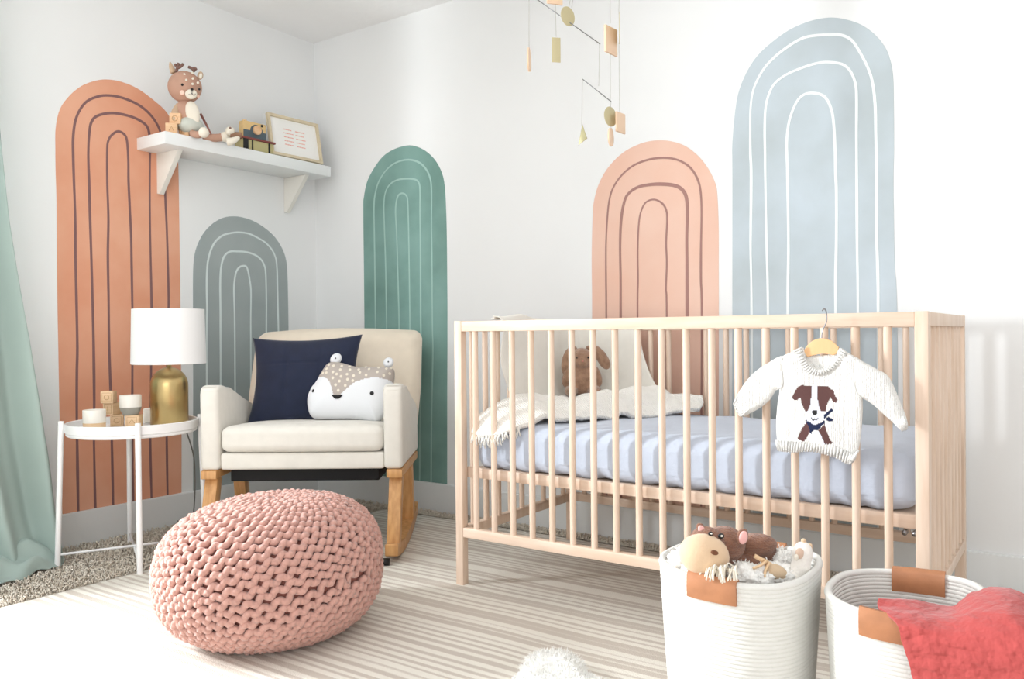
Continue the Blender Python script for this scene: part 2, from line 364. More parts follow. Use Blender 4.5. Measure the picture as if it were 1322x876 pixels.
# ------------------------------------------------------------------ painted arches
MURALS = {'orange': {'ax': 0,'out': [(-1.258,0.134),(-1.264,0.463),(-1.266,0.762),(-1.267,0.932),(-1.267,1.108),(-1.266,1.307),(-1.268,1.426),(-1.268,1.506),(-1.266,1.585),(-1.25,1.659),(-1.215,1.717),(-1.169,1.766),(-1.117,1.799),(-1.069,1.817),(-1.01,1.823),(-0.942,1.813),(-0.873,1.783),(-0.814,1.746),(-0.778,1.695),(-0.764,1.63),(-0.759,1.485),(-0.758,1.259),(-0.757,0.946),(-0.758,0.753),(-0.757,0.526),(-0.762,0.136)],
 'lines': [[(-1.2,0.141),(-1.201,0.487),(-1.199,0.659),(-1.196,0.761),(-1.197,0.934),(-1.199,1.113),(-1.198,1.255),(-1.201,1.386),(-1.203,1.487),(-1.202,1.568),(-1.189,1.642),(-1.155,1.705),(-1.107,1.74),(-1.059,1.756),(-0.999,1.759),(-0.932,1.745),(-0.88,1.713),(-0.845,1.665),(-0.828,1.596),(-0.824,1.497),(-0.822,1.386),(-0.817,1.253),(-0.814,1.119),(-0.812,0.963),(-0.815,0.866),(-0.823,0.643),(-0.828,0.398),(-0.827,0.139)],[(-1.134,0.147),(-1.136,0.419),(-1.133,0.553),(-1.133,0.76),(-1.135,0.936),(-1.138,1.117),(-1.141,1.261),(-1.143,1.395),(-1.145,1.507),(-1.14,1.59),(-1.13,1.639),(-1.103,1.668),(-1.049,1.689),(-0.989,1.693),(-0.938,1.686),(-0.9,1.665),(-0.889,1.618),(-0.889,1.552),(-0.892,1.376),(-0.892,1.245),(-0.891,1.114),(-0.889,0.954),(-0.889,0.865),(-0.895,0.646),(-0.902,0.383),(-0.899,0.131)],[(-1.062,0.145),(-1.065,0.412),(-1.066,0.548),(-1.071,0.759),(-1.071,0.938),(-1.072,1.122),(-1.068,1.269),(-1.071,1.405),(-1.07,1.541),(-1.062,1.583),(-1.045,1.607),(-1.025,1.621),(-1.003,1.617),(-0.988,1.594),(-0.983,1.514),(-0.983,1.429),(-0.979,1.322),(-0.975,1.215),(-0.974,1.097),(-0.973,0.951),(-0.973,0.864),(-0.976,0.65),(-0.98,0.392),(-0.979,0.139)]],
 'w': [0.0095,0.0095,0.0095]},'grey': {'ax': 0,'out': [(-0.706,0.132),(-0.701,0.493),(-0.697,0.814),(-0.695,1.044),(-0.688,1.143),(-0.668,1.206),(-0.636,1.258),(-0.593,1.3),(-0.542,1.33),(-0.49,1.343),(-0.436,1.344),(-0.374,1.333),(-0.31,1.307),(-0.253,1.269),(-0.211,1.218),(-0.191,1.172),(-0.183,1.118),(-0.18,1.001),(-0.179,0.812),(-0.18,0.453),(-0.184,0.144)],
 'lines': [[(-0.636,0.134),(-0.634,0.488),(-0.631,0.814),(-0.628,0.923),(-0.629,1.017),(-0.626,1.091),(-0.62,1.135),(-0.605,1.183),(-0.58,1.223),(-0.543,1.252),(-0.498,1.267),(-0.456,1.274),(-0.406,1.273),(-0.359,1.26),(-0.311,1.24),(-0.274,1.21),(-0.252,1.171),(-0.245,1.121),(-0.243,1.033),(-0.242,0.932),(-0.24,0.812),(-0.242,0.457),(-0.246,0.143)],[(-0.567,0.138),(-0.564,0.483),(-0.561,0.814),(-0.56,0.925),(-0.56,1.019),(-0.557,1.089),(-0.548,1.134),(-0.533,1.164),(-0.507,1.182),(-0.469,1.186),(-0.423,1.187),(-0.376,1.179),(-0.34,1.161),(-0.319,1.133),(-0.311,1.097),(-0.309,1.024),(-0.309,0.93),(-0.311,0.813),(-0.313,0.463),(-0.318,0.14)],[(-0.491,0.136),(-0.488,0.477),(-0.486,0.813),(-0.487,0.926),(-0.488,1.016),(-0.483,1.061),(-0.474,1.094),(-0.458,1.114),(-0.439,1.122),(-0.42,1.12),(-0.41,1.098),(-0.403,1.065),(-0.396,1.02),(-0.396,0.961),(-0.398,0.895),(-0.399,0.813),(-0.402,0.47),(-0.406,0.14)]],
 'w': [0.0085,0.0085,0.0075]},'green': {'ax': 1,'out': [(0.333,0.131),(0.336,0.513),(0.337,0.846),(0.337,1.126),(0.337,1.401),(0.342,1.461),(0.364,1.53),(0.406,1.585),(0.469,1.637),(0.544,1.662),(0.636,1.666),(0.712,1.639),(0.775,1.592),(0.817,1.535),(0.838,1.476),(0.846,1.39),(0.85,1.239),(0.85,1.051),(0.849,0.854),(0.844,0.531),(0.839,0.14)],
 'lines': [[(0.404,0.132),(0.407,0.516),(0.41,0.845),(0.41,1.122),(0.409,1.273),(0.408,1.404),(0.416,1.464),(0.44,1.521),(0.489,1.57),(0.549,1.597),(0.622,1.602),(0.686,1.584),(0.73,1.55),(0.757,1.504),(0.765,1.446),(0.763,1.294),(0.764,1.151),(0.763,0.855),(0.764,0.719),(0.753,0.432),(0.747,0.144)],[(0.478,0.134),(0.48,0.518),(0.482,0.844),(0.481,1.019),(0.479,1.168),(0.474,1.318),(0.473,1.418),(0.485,1.471),(0.515,1.503),(0.562,1.517),(0.614,1.516),(0.666,1.507),(0.691,1.488),(0.697,1.448),(0.696,1.348),(0.696,1.155),(0.694,0.856),(0.695,0.622),(0.685,0.429),(0.678,0.138)],[(0.556,0.136),(0.559,0.521),(0.561,0.843),(0.557,1.065),(0.552,1.262),(0.546,1.361),(0.55,1.41),(0.563,1.443),(0.587,1.452),(0.611,1.441),(0.622,1.413),(0.625,1.305),(0.627,1.159),(0.628,0.842),(0.624,0.523),(0.619,0.137)]],
 'w': [0.0075,0.0075,0.0075]},'peach': {'ax': 1,'out': [(1.573,0.123),(1.582,0.86),(1.582,1.089),(1.588,1.255),(1.594,1.312),(1.615,1.376),(1.657,1.437),(1.721,1.486),(1.793,1.51),(1.854,1.514),(1.913,1.504),(1.971,1.479),(2.02,1.438),(2.059,1.387),(2.086,1.331),(2.094,1.285),(2.098,1.171),(2.097,1.021),(2.096,0.85),(2.09,0.12)],
 'lines': [[(1.64,0.122),(1.645,0.859),(1.645,1.003),(1.646,1.135),(1.652,1.233),(1.661,1.306),(1.679,1.357),(1.716,1.401),(1.766,1.432),(1.827,1.446),(1.887,1.445),(1.938,1.433),(1.979,1.409),(2.007,1.378),(2.027,1.334),(2.034,1.283),(2.035,1.215),(2.032,1.1),(2.031,0.986),(2.033,0.851),(2.025,0.12)],[(1.702,0.122),(1.707,0.857),(1.708,1.0),(1.707,1.13),(1.712,1.227),(1.724,1.291),(1.742,1.326),(1.783,1.348),(1.835,1.352),(1.886,1.348),(1.937,1.336),(1.966,1.314),(1.979,1.281),(1.981,1.22),(1.978,1.143),(1.978,1.027),(1.977,0.852),(1.973,0.121)],[(1.773,0.121),(1.778,0.856),(1.781,0.997),(1.781,1.109),(1.787,1.213),(1.798,1.26),(1.817,1.288),(1.848,1.295),(1.877,1.282),(1.896,1.257),(1.902,1.219),(1.897,1.133),(1.899,1.054),(1.895,0.961),(1.897,0.854),(1.89,0.12)]],
 'w': [0.0075,0.0115,0.0065]},'blue': {'ax': 1,'out': [(2.138,0.175),(2.146,0.859),(2.15,1.356),(2.15,1.441),(2.154,1.503),(2.163,1.582),(2.176,1.642),(2.205,1.704),(2.243,1.752),(2.292,1.787),(2.351,1.816),(2.415,1.83),(2.478,1.828),(2.527,1.812),(2.576,1.784),(2.618,1.743),(2.649,1.695),(2.664,1.65),(2.672,1.593),(2.673,1.509),(2.673,1.37),(2.671,1.293),(2.671,1.176),(2.673,1.0),(2.679,0.862),(2.68,0.155)],
 'lines': [[(2.21,0.174),(2.215,0.864),(2.213,1.09),(2.216,1.251),(2.217,1.361),(2.215,1.414),(2.215,1.494),(2.216,1.567),(2.223,1.621),(2.236,1.658),(2.264,1.702),(2.303,1.736),(2.351,1.763),(2.392,1.778),(2.432,1.779),(2.483,1.771),(2.516,1.763),(2.549,1.739),(2.575,1.693),(2.599,1.637),(2.612,1.587),(2.619,1.512),(2.62,1.433),(2.621,1.36),(2.621,1.299),(2.621,1.21),(2.621,1.092),(2.623,1.003),(2.624,0.86),(2.622,0.159)],[(2.268,0.174),(2.272,0.862),(2.269,1.086),(2.267,1.246),(2.266,1.355),(2.266,1.407),(2.265,1.486),(2.268,1.559),(2.278,1.605),(2.3,1.644),(2.339,1.667),(2.391,1.68),(2.443,1.686),(2.482,1.681),(2.521,1.666),(2.545,1.639),(2.56,1.596),(2.563,1.544),(2.562,1.442),(2.562,1.368),(2.562,1.306),(2.562,1.216),(2.562,1.066),(2.563,0.862),(2.561,0.16)],[(2.334,0.173),(2.339,0.861),(2.343,1.081),(2.342,1.238),(2.341,1.345),(2.34,1.397),(2.34,1.445),(2.346,1.498),(2.358,1.538),(2.376,1.573),(2.399,1.59),(2.425,1.59),(2.454,1.579),(2.473,1.557),(2.487,1.517),(2.493,1.464),(2.496,1.394),(2.497,1.314),(2.499,1.253),(2.498,1.101),(2.495,0.979),(2.494,0.864),(2.491,0.164)]],
 'w': [0.0085,0.0085,0.0085]}}
COL = dict(orange=((0.905, 0.68, 0.565), (0.875, 0.615, 0.49), (0.52, 0.38, 0.38)), grey=((0.66, 0.695, 0.695), (0.61, 0.65, 0.65), (0.85, 0.89, 0.885)),
           green=((0.53, 0.675, 0.645), (0.44, 0.58, 0.545), (0.64, 0.77, 0.74)), peach=((0.93, 0.79, 0.72), (0.915, 0.75, 0.67), (0.66, 0.50, 0.47)),
           blue=((0.775, 0.82, 0.85), (0.72, 0.76, 0.775), (0.94, 0.96, 0.96)))
LAB = dict(orange='terracotta painted arch with dark brown lines behind the side table',
           grey='small grey painted arch with white lines between lamp and armchair',
           green='tall teal green painted arch with pale lines right of the armchair',
           peach='pale peach painted arch with brown lines behind the crib',
           blue='tallest pale blue grey painted arch with white lines at right')
for key, m in MURALS.items():
    ax = m['ax']; c1, c2, cl = COL[key]
    mp_ = mat('arch_paint_'+key, c1, 0.8, col2=c2, vs=3.2, bump=0.1, bs=60, detail=4)
    ml = mat('arch_line_'+key, cl, 0.8)
    P = (lambda u, z, t: Vector((t, u, z))) if ax == 0 else (lambda u, z, t: Vector((u, -t, z)))
    cu = [p for p in m['out']]
    zb = 0.1345
    cu = [(u, max(z, zb)) for u, z in cu]
    cu[0] = (cu[0][0], zb); cu[-1] = (cu[-1][0], zb)
    out = cat(cu, 5)
    us = [p[0] for p in out]
    t0 = thing('painted_arch', LAB[key], 'wall painting', P((min(us)+max(us))/2, 0.1345, 0.0), 0, 'painted arches on the walls')
    b = BM(); V, F = tri2d(out[:-1] if (out[0] == out[-1]) else out, 0.12)
    vs = [b.verts.new(P(u, z, 0.0016)) for u, z in V]; vb = [b.verts.new(P(u, z, 0.0002)) for u, z in V]
    cnt = {}
    for f in F:
        b.faces.new([vs[i] for i in f]); b.faces.new([vb[i] for i in reversed(f)])
        for i in range(3):
            e = (f[i], f[(i+1) % 3])
            if (e[1], e[0]) in cnt: del cnt[(e[1], e[0])]
            else: cnt[e] = 1
    for i, j in cnt: b.faces.new((vs[i], vs[j], vb[j], vb[i]))
    obj('arch_paint', b, mp_, t0, smooth=False, world=True)
    for L_, wd in zip(m['lines'], m['w']):
        L_ = [(u, max(z, zb)) for u, z in L_]; L_[0] = (L_[0][0], zb); L_[-1] = (L_[-1][0], zb)
        Q = cat(L_, 6); b = BM(); prev = None; seedv = random.uniform(0, 50)
        for i, (u, z) in enumerate(Q):
            a = Q[max(i-1, 0)]; c = Q[min(i+1, len(Q)-1)]
            dx, dz = c[0]-a[0], c[1]-a[1]; l = math.hypot(dx, dz) or 1
            k = wd*0.5*(1+0.28*noise.noise(Vector((u*5, z*5, seedv))))
            nx, nz = -dz/l*k, dx/l*k
            cur = [b.verts.new(P(u+nx, z+nz, 0.0026)), b.verts.new(P(u-nx, z-nz, 0.0026)), b.verts.new(P(u-nx, z-nz, 0.001)), b.verts.new(P(u+nx, z+nz, 0.001))]
            if prev:
                for q in range(4): b.faces.new((prev[q], prev[(q+1) % 4], cur[(q+1) % 4], cur[q]))
            prev = cur
        obj('painted_line', b, ml, t0, smooth=False, world=True)

# ------------------------------------------------------------------ rug
mr = bpy.data.materials.new('striped_rug'); mr.use_nodes = True
N = mr.node_tree.nodes; L = mr.node_tree.links; pb = N['Principled BSDF']; pb.inputs['Roughness'].default_value = 0.95
tc = N.new('ShaderNodeTexCoord'); sx = N.new('ShaderNodeSeparateXYZ'); L.new(tc.outputs['Object'], sx.inputs[0])
wob = N.new('ShaderNodeTexNoise'); wob.inputs['Scale'].default_value = 2.0; L.new(tc.outputs['Object'], wob.inputs['Vector'])
def mth(op, a, b_=None, c=None):
    n = N.new('ShaderNodeMath'); n.operation = op
    for i, v in enumerate((a, b_, c)):
        if v is None: continue
        if isinstance(v, (int, float)): n.inputs[i].default_value = v
        else: L.new(v, n.inputs[i])
    return n.outputs[0]
yy = mth('ADD', sx.outputs['Y'], mth('MULTIPLY', wob.outputs['Fac'], 0.02))
n1 = N.new('ShaderNodeTexNoise'); n1.noise_dimensions = '1D'; n1.inputs['Scale'].default_value = 11.0; n1.inputs['Detail'].default_value = 0; L.new(yy, n1.inputs['W'])
n3 = N.new('ShaderNodeTexNoise'); n3.noise_dimensions = '1D'; n3.inputs['Scale'].default_value = 20.0; n3.inputs['Detail'].default_value = 0; L.new(mth('ADD', yy, 7.3), n3.inputs['W'])
ph = mth('ADD', mth('MULTIPLY', yy, 2*PI/0.031), mth('MULTIPLY', n1.outputs['Fac'], 5.0))
sv = mth('SINE', ph)
sv2 = mth('ADD', sv, mth('MULTIPLY', mth('SUBTRACT', n3.outputs['Fac'], 0.5), 3.2))
fine = N.new('ShaderNodeTexNoise'); fine.inputs['Scale'].default_value = 330; fine.inputs['Detail'].default_value = 2; L.new(tc.outputs['Object'], fine.inputs['Vector'])
sv3 = mth('ADD', sv2, mth('MULTIPLY', mth('SUBTRACT', fine.outputs['Fac'], 0.5), 0.9))
rp = N.new('ShaderNodeValToRGB'); e = rp.color_ramp.elements; e[0].position = 0.42; e[1].position = 0.62
e[0].color = lin((0.925, 0.905, 0.865))+(1,); e[1].color = lin((0.81, 0.77, 0.725))+(1,)
L.new(mth('MULTIPLY_ADD', sv3, 0.25, 0.5), rp.inputs['Fac']); L.new(rp.outputs[0], pb.inputs['Base Color'])
bp = N.new('ShaderNodeBump'); bp.inputs['Strength'].default_value = 0.7; bp.inputs['Distance'].default_value = 0.004
L.new(fine.outputs['Fac'], bp.inputs['Height']); L.new(bp.outputs[0], pb.inputs['Normal'])
RX0, RX1, RY0, RY1 = 0.535, 4.3, -3.3, -0.085
t = thing('striped_rug', 'large cream and taupe striped flatweave rug on the carpet', 'rug', ((RX0+RX1)/2, (RY0+RY1)/2, 0))
b = BM()
def rugf(u, v):
    x = RX0+(RX1-RX0)*u; y = RY0+(RY1-RY0)*v
    z = 0.009+0.0025*noise.noise(Vector((x*3, y*3, 0)))
    ed = min(u, 1-u)*(RX1-RX0); ed2 = min(v, 1-v)*(RY1-RY0)
    if min(ed, ed2) < 0.01: z = 0.004
    y += 0.006*noise.noise(Vector((x*2, 0, 5)))*(v > 0.5); x += 0.006*noise.noise(Vector((y*2, 0, 9)))*(u < 0.5)
    return Vector((x, y, z))
grid(b, rugf, 150, 130); o = obj('rug_weave', b, mr, t, world=True)
m_ = o.modifiers.new('thickness', 'SOLIDIFY'); m_.thickness = 0.004; m_.offset = -1
b = BM()
for k in range(900):
    x = RX0+0.02+(RX1-RX0-0.04)*k/900; y = RY1-0.004
    if x > 3.7: break
    a = random.uniform(-0.6, 0.6); l = random.uniform(0.012, 0.026)
    tube(b, [(x, y, 0.008), (x+math.sin(a)*l*0.5, y+l*0.6, 0.012+random.uniform(0, .01)), (x+math.sin(a)*l, y+l, 0.010)], 0.0017, 4)
o = obj('fringe', b, mat('rug_fringe', (0.86, 0.83, 0.77), 0.95), t, world=True); o['kind'] = 'stuff'

# ------------------------------------------------------------------ crib
CX0, CX1, CY0, CY1, CH = 1.5289, 2.8777, -0.7971, -0.0955, 0.84
t = thing('baby_crib', 'natural beech baby crib with round bars along the back wall', 'crib', ((CX0+CX1)/2, (CY0+CY1)/2, 0))
for x in (CX0, CX1-0.028):
    for y in (CY0, CY1-0.028):
        b = BM(); box2(b, (x, y, 0), (x+0.028, y+0.028, CH), 0.002); obj('corner_post', b, M_birch, t, world=True, auto=40)
for y in (CY0, CY1-0.028):
    b = BM(); box2(b, (CX0+0.028, y+0.001, CH-0.033), (CX1-0.028, y+0.027, CH-0.001), 0.002); obj('top_rail', b, M_birch_h, t, world=True, auto=40)
    b = BM(); box2(b, (CX0+0.028, y+0.001, 0.160), (CX1-0.028, y+0.027, 0.190), 0.002); obj('bottom_rail', b, M_birch_h, t, world=True, auto=40)
    yr = y+0.034 if y < -0.5 else y-0.026
    b = BM(); box2(b, (CX0+0.012, yr-0.0, 0.344), (CX1-0.012, yr+0.02, 0.376), 0.002); obj('mattress_rail', b, M_birch_h, t, world=True, auto=40)
for x in (CX0, CX1-0.028):
    b = BM(); box2(b, (x+0.001, CY0+0.028, CH-0.033), (x+0.027, CY1-0.028, CH-0.001), 0.002); obj('top_rail', b, M_birch, t, world=True, auto=40)
    b = BM(); box2(b, (x+0.001, CY0+0.028, 0.160), (x+0.027, CY1-0.028, 0.190), 0.002); obj('bottom_rail', b, M_birch, t, world=True, auto=40)
def rod(x, y):
    b = BM(); tube(b, [(x, y, 0.188), (x, y, CH-0.032)], 0.0095, 14); return obj('bar', b, M_birch, t, world=True, auto=40)
for i in range(18):
    x = 1.602+0.07*i
    rod(x, CY0+0.014); rod(x, CY1-0.014)
for i in range(9):
    y = CY0+0.075+i*0.0695
    rod(CX0+0.014, y); rod(CX1-0.014, y)
b = BM()
box2(b, (CX0+0.03, CY0+0.056, 0.362), (CX1-0.03, CY1-0.03, 0.372))
obj('mattress_base', b, M_birch_h, t, world=True, auto=40)
for i, (x, y, z) in enumerate(((CX1-0.034, CY0+0.03, 0.335), (CX1-0.055, CY0+0.03, 0.335))):
    b = BM(); tube(b, [(x, y-0.004, z), (x, y+0.016, z)], 0.006, 12); obj('bolt', b, M_steel, t, world=True)

# mattress with fitted sheet
b = BM()
def mf(x0, x1, y0, y1, z0, z1, ex, n1=90, n2=60):
    cx, cy, cz = (x0+x1)/2, (y0+y1)/2, (z0+z1)/2; a, c, h = (x1-x0)/2, (y1-y0)/2, (z1-z0)/2
    r = 0.045
    rr = bmesh.ops.create_cube(b, size=2.0)
    bmesh.ops.subdivide_edges(b, edges=b.edges[:], cuts=44, use_grid_fill=True)
    for v in b.verts:
        p = v.co.copy()
        q = Vector((p.x*a, p.y*c, p.z*h))
        i = Vector((max(-a+r, min(a-r, q.x)), max(-c+r, min(c-r, q.y)), max(-h+r, min(h-r, q.z))))
        d = q-i
        if d.length > 1e-9: q = i+d.normalized()*r
        wv = 0.0022*math.sin(q.x*38+1.5*math.sin(q.y*9))*(1 if abs(q.z) > h*0.6 else 0.5)+0.003*noise.noise(Vector((q.x*7, q.y*7, q.z*7)))
        if q.z < -h*0.5: wv += 0.004*math.sin(q.x*70+2*math.sin(q.x*11))
        side = Vector((0, q.y/c, q.z/h)).normalized() if abs(q.x) < a*0.98 else Vector((q.x/a, 0, q.z/h)).normalized()
        q = q+side*wv
        if q.z > 0: q.z += 0.010*(1-(q.x/a)**4)*(1-(q.y/c)**4)
        v.co = q+Vector((cx, cy, cz))
mf(1.565, 2.842, -0.752, -0.128, 0.3725, 0.513, 0)
o = obj('crib_mattress', b, M_sheet); tag(o, 'crib mattress in a pale blue grey muslin sheet', 'mattress')
# ------------------------------------------------------------------ armchair (origin under the middle of its front edge)
AZ = math.radians(34.88)
t = thing('rocking_armchair', 'cream upholstered rocking armchair with wooden legs in the corner', 'armchair', CF(-0.752, 2.90), AZ)
prof = [(0.0, 0.322), (-0.004, 0.60), (0.004, 0.618), (0.02, 0.625), (0.075, 0.622), (0.12, 0.610), (0.27, 0.560), (0.40, 0.523), (0.47, 0.505), (0.475, 0.322)]
for s in (-1, 1):
    b = BM(); x0, x1 = (-0.360, -0.292) if s < 0 else (0.292, 0.360)
    prism(b, prof, x0, x1, axis='X', bev=0.016)
    obj('armrest', b, M_cream, t, auto=35)
b = BM()
def backf(side):
    def f(u, v):
        # u across, v up
        hw = 0.375-0.02*v-0.0
        zt = 0.30+0.53*v; x = (u*2-1)*hw
        return Vector((x, 0, zt))
    return f
outl = []
for a, c in ((-0.345, 0.30), (0.345, 0.30), (0.362, 0.55), (0.362, 0.76)): outl.append((a, c))
for k in range(9):
    q = k/8*PI/2; outl.append((0.317+0.045*math.cos(q), 0.775+0.045*math.sin(q)))
outl += [(0.15, 0.828), (0, 0.831), (-0.15, 0.828)]
for k in range(9):
    q = PI/2+k/8*PI/2; outl.append((-0.300+0.055*math.cos(q), 0.765+0.052*math.sin(q)))
outl += [(-0.358, 0.74), (-0.362, 0.55)]
def bplace(x, z, tt):
    return Vector((x, 0.47+(z-0.45)*0.40+0.05-tt, z))
puff(b, outl, 0.035, 0.055, 0.045, bplace, back=1.0, edge=0.004)
obj('backrest', b, M_creamd, t)
b = BM()
def cush(bm, x0, x1, y0, y1, zf, n=26, r=0.03, slope=-0.06, crown=0.012):
    rr = bmesh.ops.create_cube(bm, size=2.0)
    bmesh.ops.subdivide_edges(bm, edges=bm.edges[:], cuts=n, use_grid_fill=True)
    a, c, h = (x1-x0)/2, (y1-y0)/2, (zf[1]-zf[0])/2
    for v in bm.verts:
        p = v.co; q = Vector((p.x*a, p.y*c, p.z*h))
        i = Vector((max(-a+r, min(a-r, q.x)), max(-c+r, min(c-r, q.y)), max(-h+r, min(h-r, q.z))))
        d = q-i
        if d.length > 1e-9: q = i+d.normalized()*r
        if q.z > 0: q.z += crown*(1-(q.x/a)**4)*(1-(q.y/c)**4)
        if q.y < -c*0.8: q.y -= 0.01*(1-(q.x/a)**2)
        q.z += (q.y+c)*slope
        v.co = q+Vector(((x0+x1)/2, (y0+y1)/2, (zf[0]+zf[1])/2))
cush(b, -0.2905, 0.2905, 0.0, 0.46, (0.385, 0.478))
obj('seat_cushion', b, M_cream, t)
b = BM(); box2(b, (-0.292, 0.012, 0.322), (0.292, 0.47, 0.382), 0.010, 3); obj('seat_base', b, M_cream, t, auto=35)
b = BM(); box2(b, (-0.268, 0.05, 0.275), (0.268, 0.44, 0.322), 0.004); obj('dust_cover', b, M_black, t, auto=35)
for s in (-1, 1):
    b = BM(); x = s*0.330
    box2(b, (x-0.028, -0.002, 0.292), (x+0.028, 0.47, 0.3215), 0.003); obj('side_rail', b, M_oak, t, auto=35)
    b = BM(); beam(b, (x, 0.055, 0.293), (x, -0.030, 0.050), 0.046, 0.05, 0.004); obj('leg', b, M_oak, t, auto=35)
    b = BM(); beam(b, (x, 0.335, 0.293), (x, 0.385, 0.05), 0.046, 0.05, 0.004); obj('leg', b, M_oak, t, auto=35)
    b = BM(); pr = []
    ys = [-0.085+0.60*k/16 for k in range(17)]
    zc = lambda y: 0.30*(y-0.16)**2*1.35+0.011
    pr = [(y, zc(y)) for y in ys]+[(y, zc(y)+0.042) for y in reversed(ys)]
    prism(b, pr, x-0.023, x+0.023, axis='X', bev=0.004); obj('rocker', b, M_oak, t, auto=35)
b = BM(); tube(b, [(-0.307, -0.082, 0.024), (0.30, -0.082, 0.024)], 0.006, 10); obj('cross_bar', b, M_blackm, t)
b = BM(); tube(b, [(0.285, -0.096, 0.020), (0.325, -0.096, 0.020)], 0.013, 14); obj('bolt_cap', b, M_blackm, t)

# navy cushion leaning on the chair back
CH_ = W[t].copy()
t = thing('throw_pillow', 'square navy blue linen pillow leaning on the armchair back', 'pillow', CH_ @ Vector((-0.075, 0.33, 0.458)), AZ)
b = BM()
R1 = rot('X', -20) ; R2 = rot('Y', -1.5)
def pil(sgn):
    def f(u, v):
        a, c = u*2-1, v*2-1
        x = a*0.222*(1-0.115*(1-c*c)); z = c*0.184*(1-0.10*(1-a*a))
        th = 0.062*(max(0, 1-a*a)**0.55)*(max(0, 1-c*c)**0.55)
        th += 0.004*noise.noise(Vector((a*3, c*3, sgn)))*(1-a*a)*(1-c*c)
        for s_ in (-0.33, 0.33): th -= 0.004*math.exp(-((a-s_)/0.02)**2)*(1-c*c)
        th -= 0.003*math.exp(-((c-0.33)/0.02)**2)*(a < 0.33)*(1-a*a)
        p = Vector((x, -sgn*th, z))
        return R1 @ (R2 @ p)+Vector((0.004, 0.02, 0.166))
    return f
grid(b, pil(1), 60, 60); grid(b, pil(-1), 60, 60)
bmesh.ops.remove_doubles(b, verts=b.verts[:], dist=0.0004)
obj('pillow_cover', b, M_navy, t)

# animal face pillow (outline in metres, origin bottom middle)
t = thing('animal_face_pillow', 'white and taupe fawn face pillow with ears against the right armrest', 'pillow', CH_ @ Vector((0.126, 0.215, 0.462)), AZ)
S_ = 3.12/1056/7.3
def fp(x, y): return ((x-515)*S_, (775-y)*S_)
ol = [(200, 735), (150, 690), (125, 600), (125, 520), (150, 450), (200, 370), (250, 270), (290, 212), (340, 188), (430, 198), (520, 225), (610, 240), (700, 235), (800, 232), (880, 235), (925, 262), (935, 330), (925, 400), (905, 500), (880, 600), (850, 700), (800, 765), (740, 775), (600, 745), (450, 740), (320, 742)]
ol = cat([fp(*p) for p in ol], 4, True)
tau = [fp(*p) for p in cat([(225, 352), (290, 365), (340, 410), (365, 480), (390, 540), (440, 540), (480, 500), (540, 445), (600, 405), (680, 378), (760, 370), (850, 378), (940, 395)], 4)]+[fp(1000, 100), fp(200, 100), fp(150, 340)]
dots = [(318, 238), (365, 250), (440, 250), (300, 278), (302, 320), (265, 318), (368, 318), (433, 292), (520, 288), (403, 340), (370, 377), (445, 362), (498, 338), (560, 352), (507, 390), (433, 408), (400, 445), (490, 450), (427, 497), (556, 402), (615, 316), (600, 282), (697, 275), (676, 345), (660, 245), (778, 310), (785, 256), (840, 345), (860, 270), (893, 320), (900, 258), (510, 245)]
RF = rot('X', -16) @ rot('Z', 4)
def fth(x, z):
    d = min(dseg(x, z, ol)/0.085, 1.0); return 0.003+0.058*math.sqrt(max(0, 1-(1-d)**2))
def fpl(x, z, tt): return RF @ Vector((x, -tt, z))+Vector((0, 0.0, 0.004))
b = BM(); puff(b, ol, 0.0052, 0.058, 0.085, fpl, edge=0.003, matf=lambda x, z, bk=False: 1 if (bk or pinp(x, z, tau)) else 0)
obj('pillow_body', b, [M_fwhite, M_ftaupe], t)
def fdisc(name, cx, cy, rx, ry, m, seg=14):
    b = BM(); x0, z0 = fp(cx, cy); c = b.verts.new(fpl(x0, z0, fth(x0, z0)+0.0022)); ring = []
    for k in range(seg):
        q = 2*PI*k/seg; x = x0+rx*math.cos(q)*S_; z = z0+ry*math.sin(q)*S_
        ring.append(b.verts.new(fpl(x, z, fth(x, z)+0.0008)))
    for k in range(seg): b.faces.new((c, ring[k], ring[(k+1) % seg]))
    return obj(name, b, m, t)
b = BM()
for (cx, cy) in dots:
    x0, z0 = fp(cx, cy); 
    if not pinp(x0, z0, ol): continue
    c = b.verts.new(fpl(x0, z0, fth(x0, z0)+0.002)); ring = []
    for k in range(10):
        q = 2*PI*k/10; x = x0+13*math.cos(q)*S_; z = z0+15*math.sin(q)*S_; ring.append(b.verts.new(fpl(x, z, fth(x, z)+0.0008)))
    for k in range(10): b.faces.new((c, ring[k], ring[(k+1) % 10]))
obj('spots', b, M_ivory, t)
fdisc('eye', 187, 492, 12, 17, M_ink); fdisc('eye', 738, 522, 19, 19, M_ink)
b = BM(); pts = [fp(*p) for p in [(365, 542), (390, 540), (420, 543), (450, 540), (472, 542), (455, 560), (435, 577), (400, 577), (385, 562)]]
vs_ = [b.verts.new(fpl(x, z, fth(x, z)+0.002)) for x, z in pts]; b.faces.new(vs_); o = obj('nose', b, M_ink, t); solid(o, 0.0015, 1)
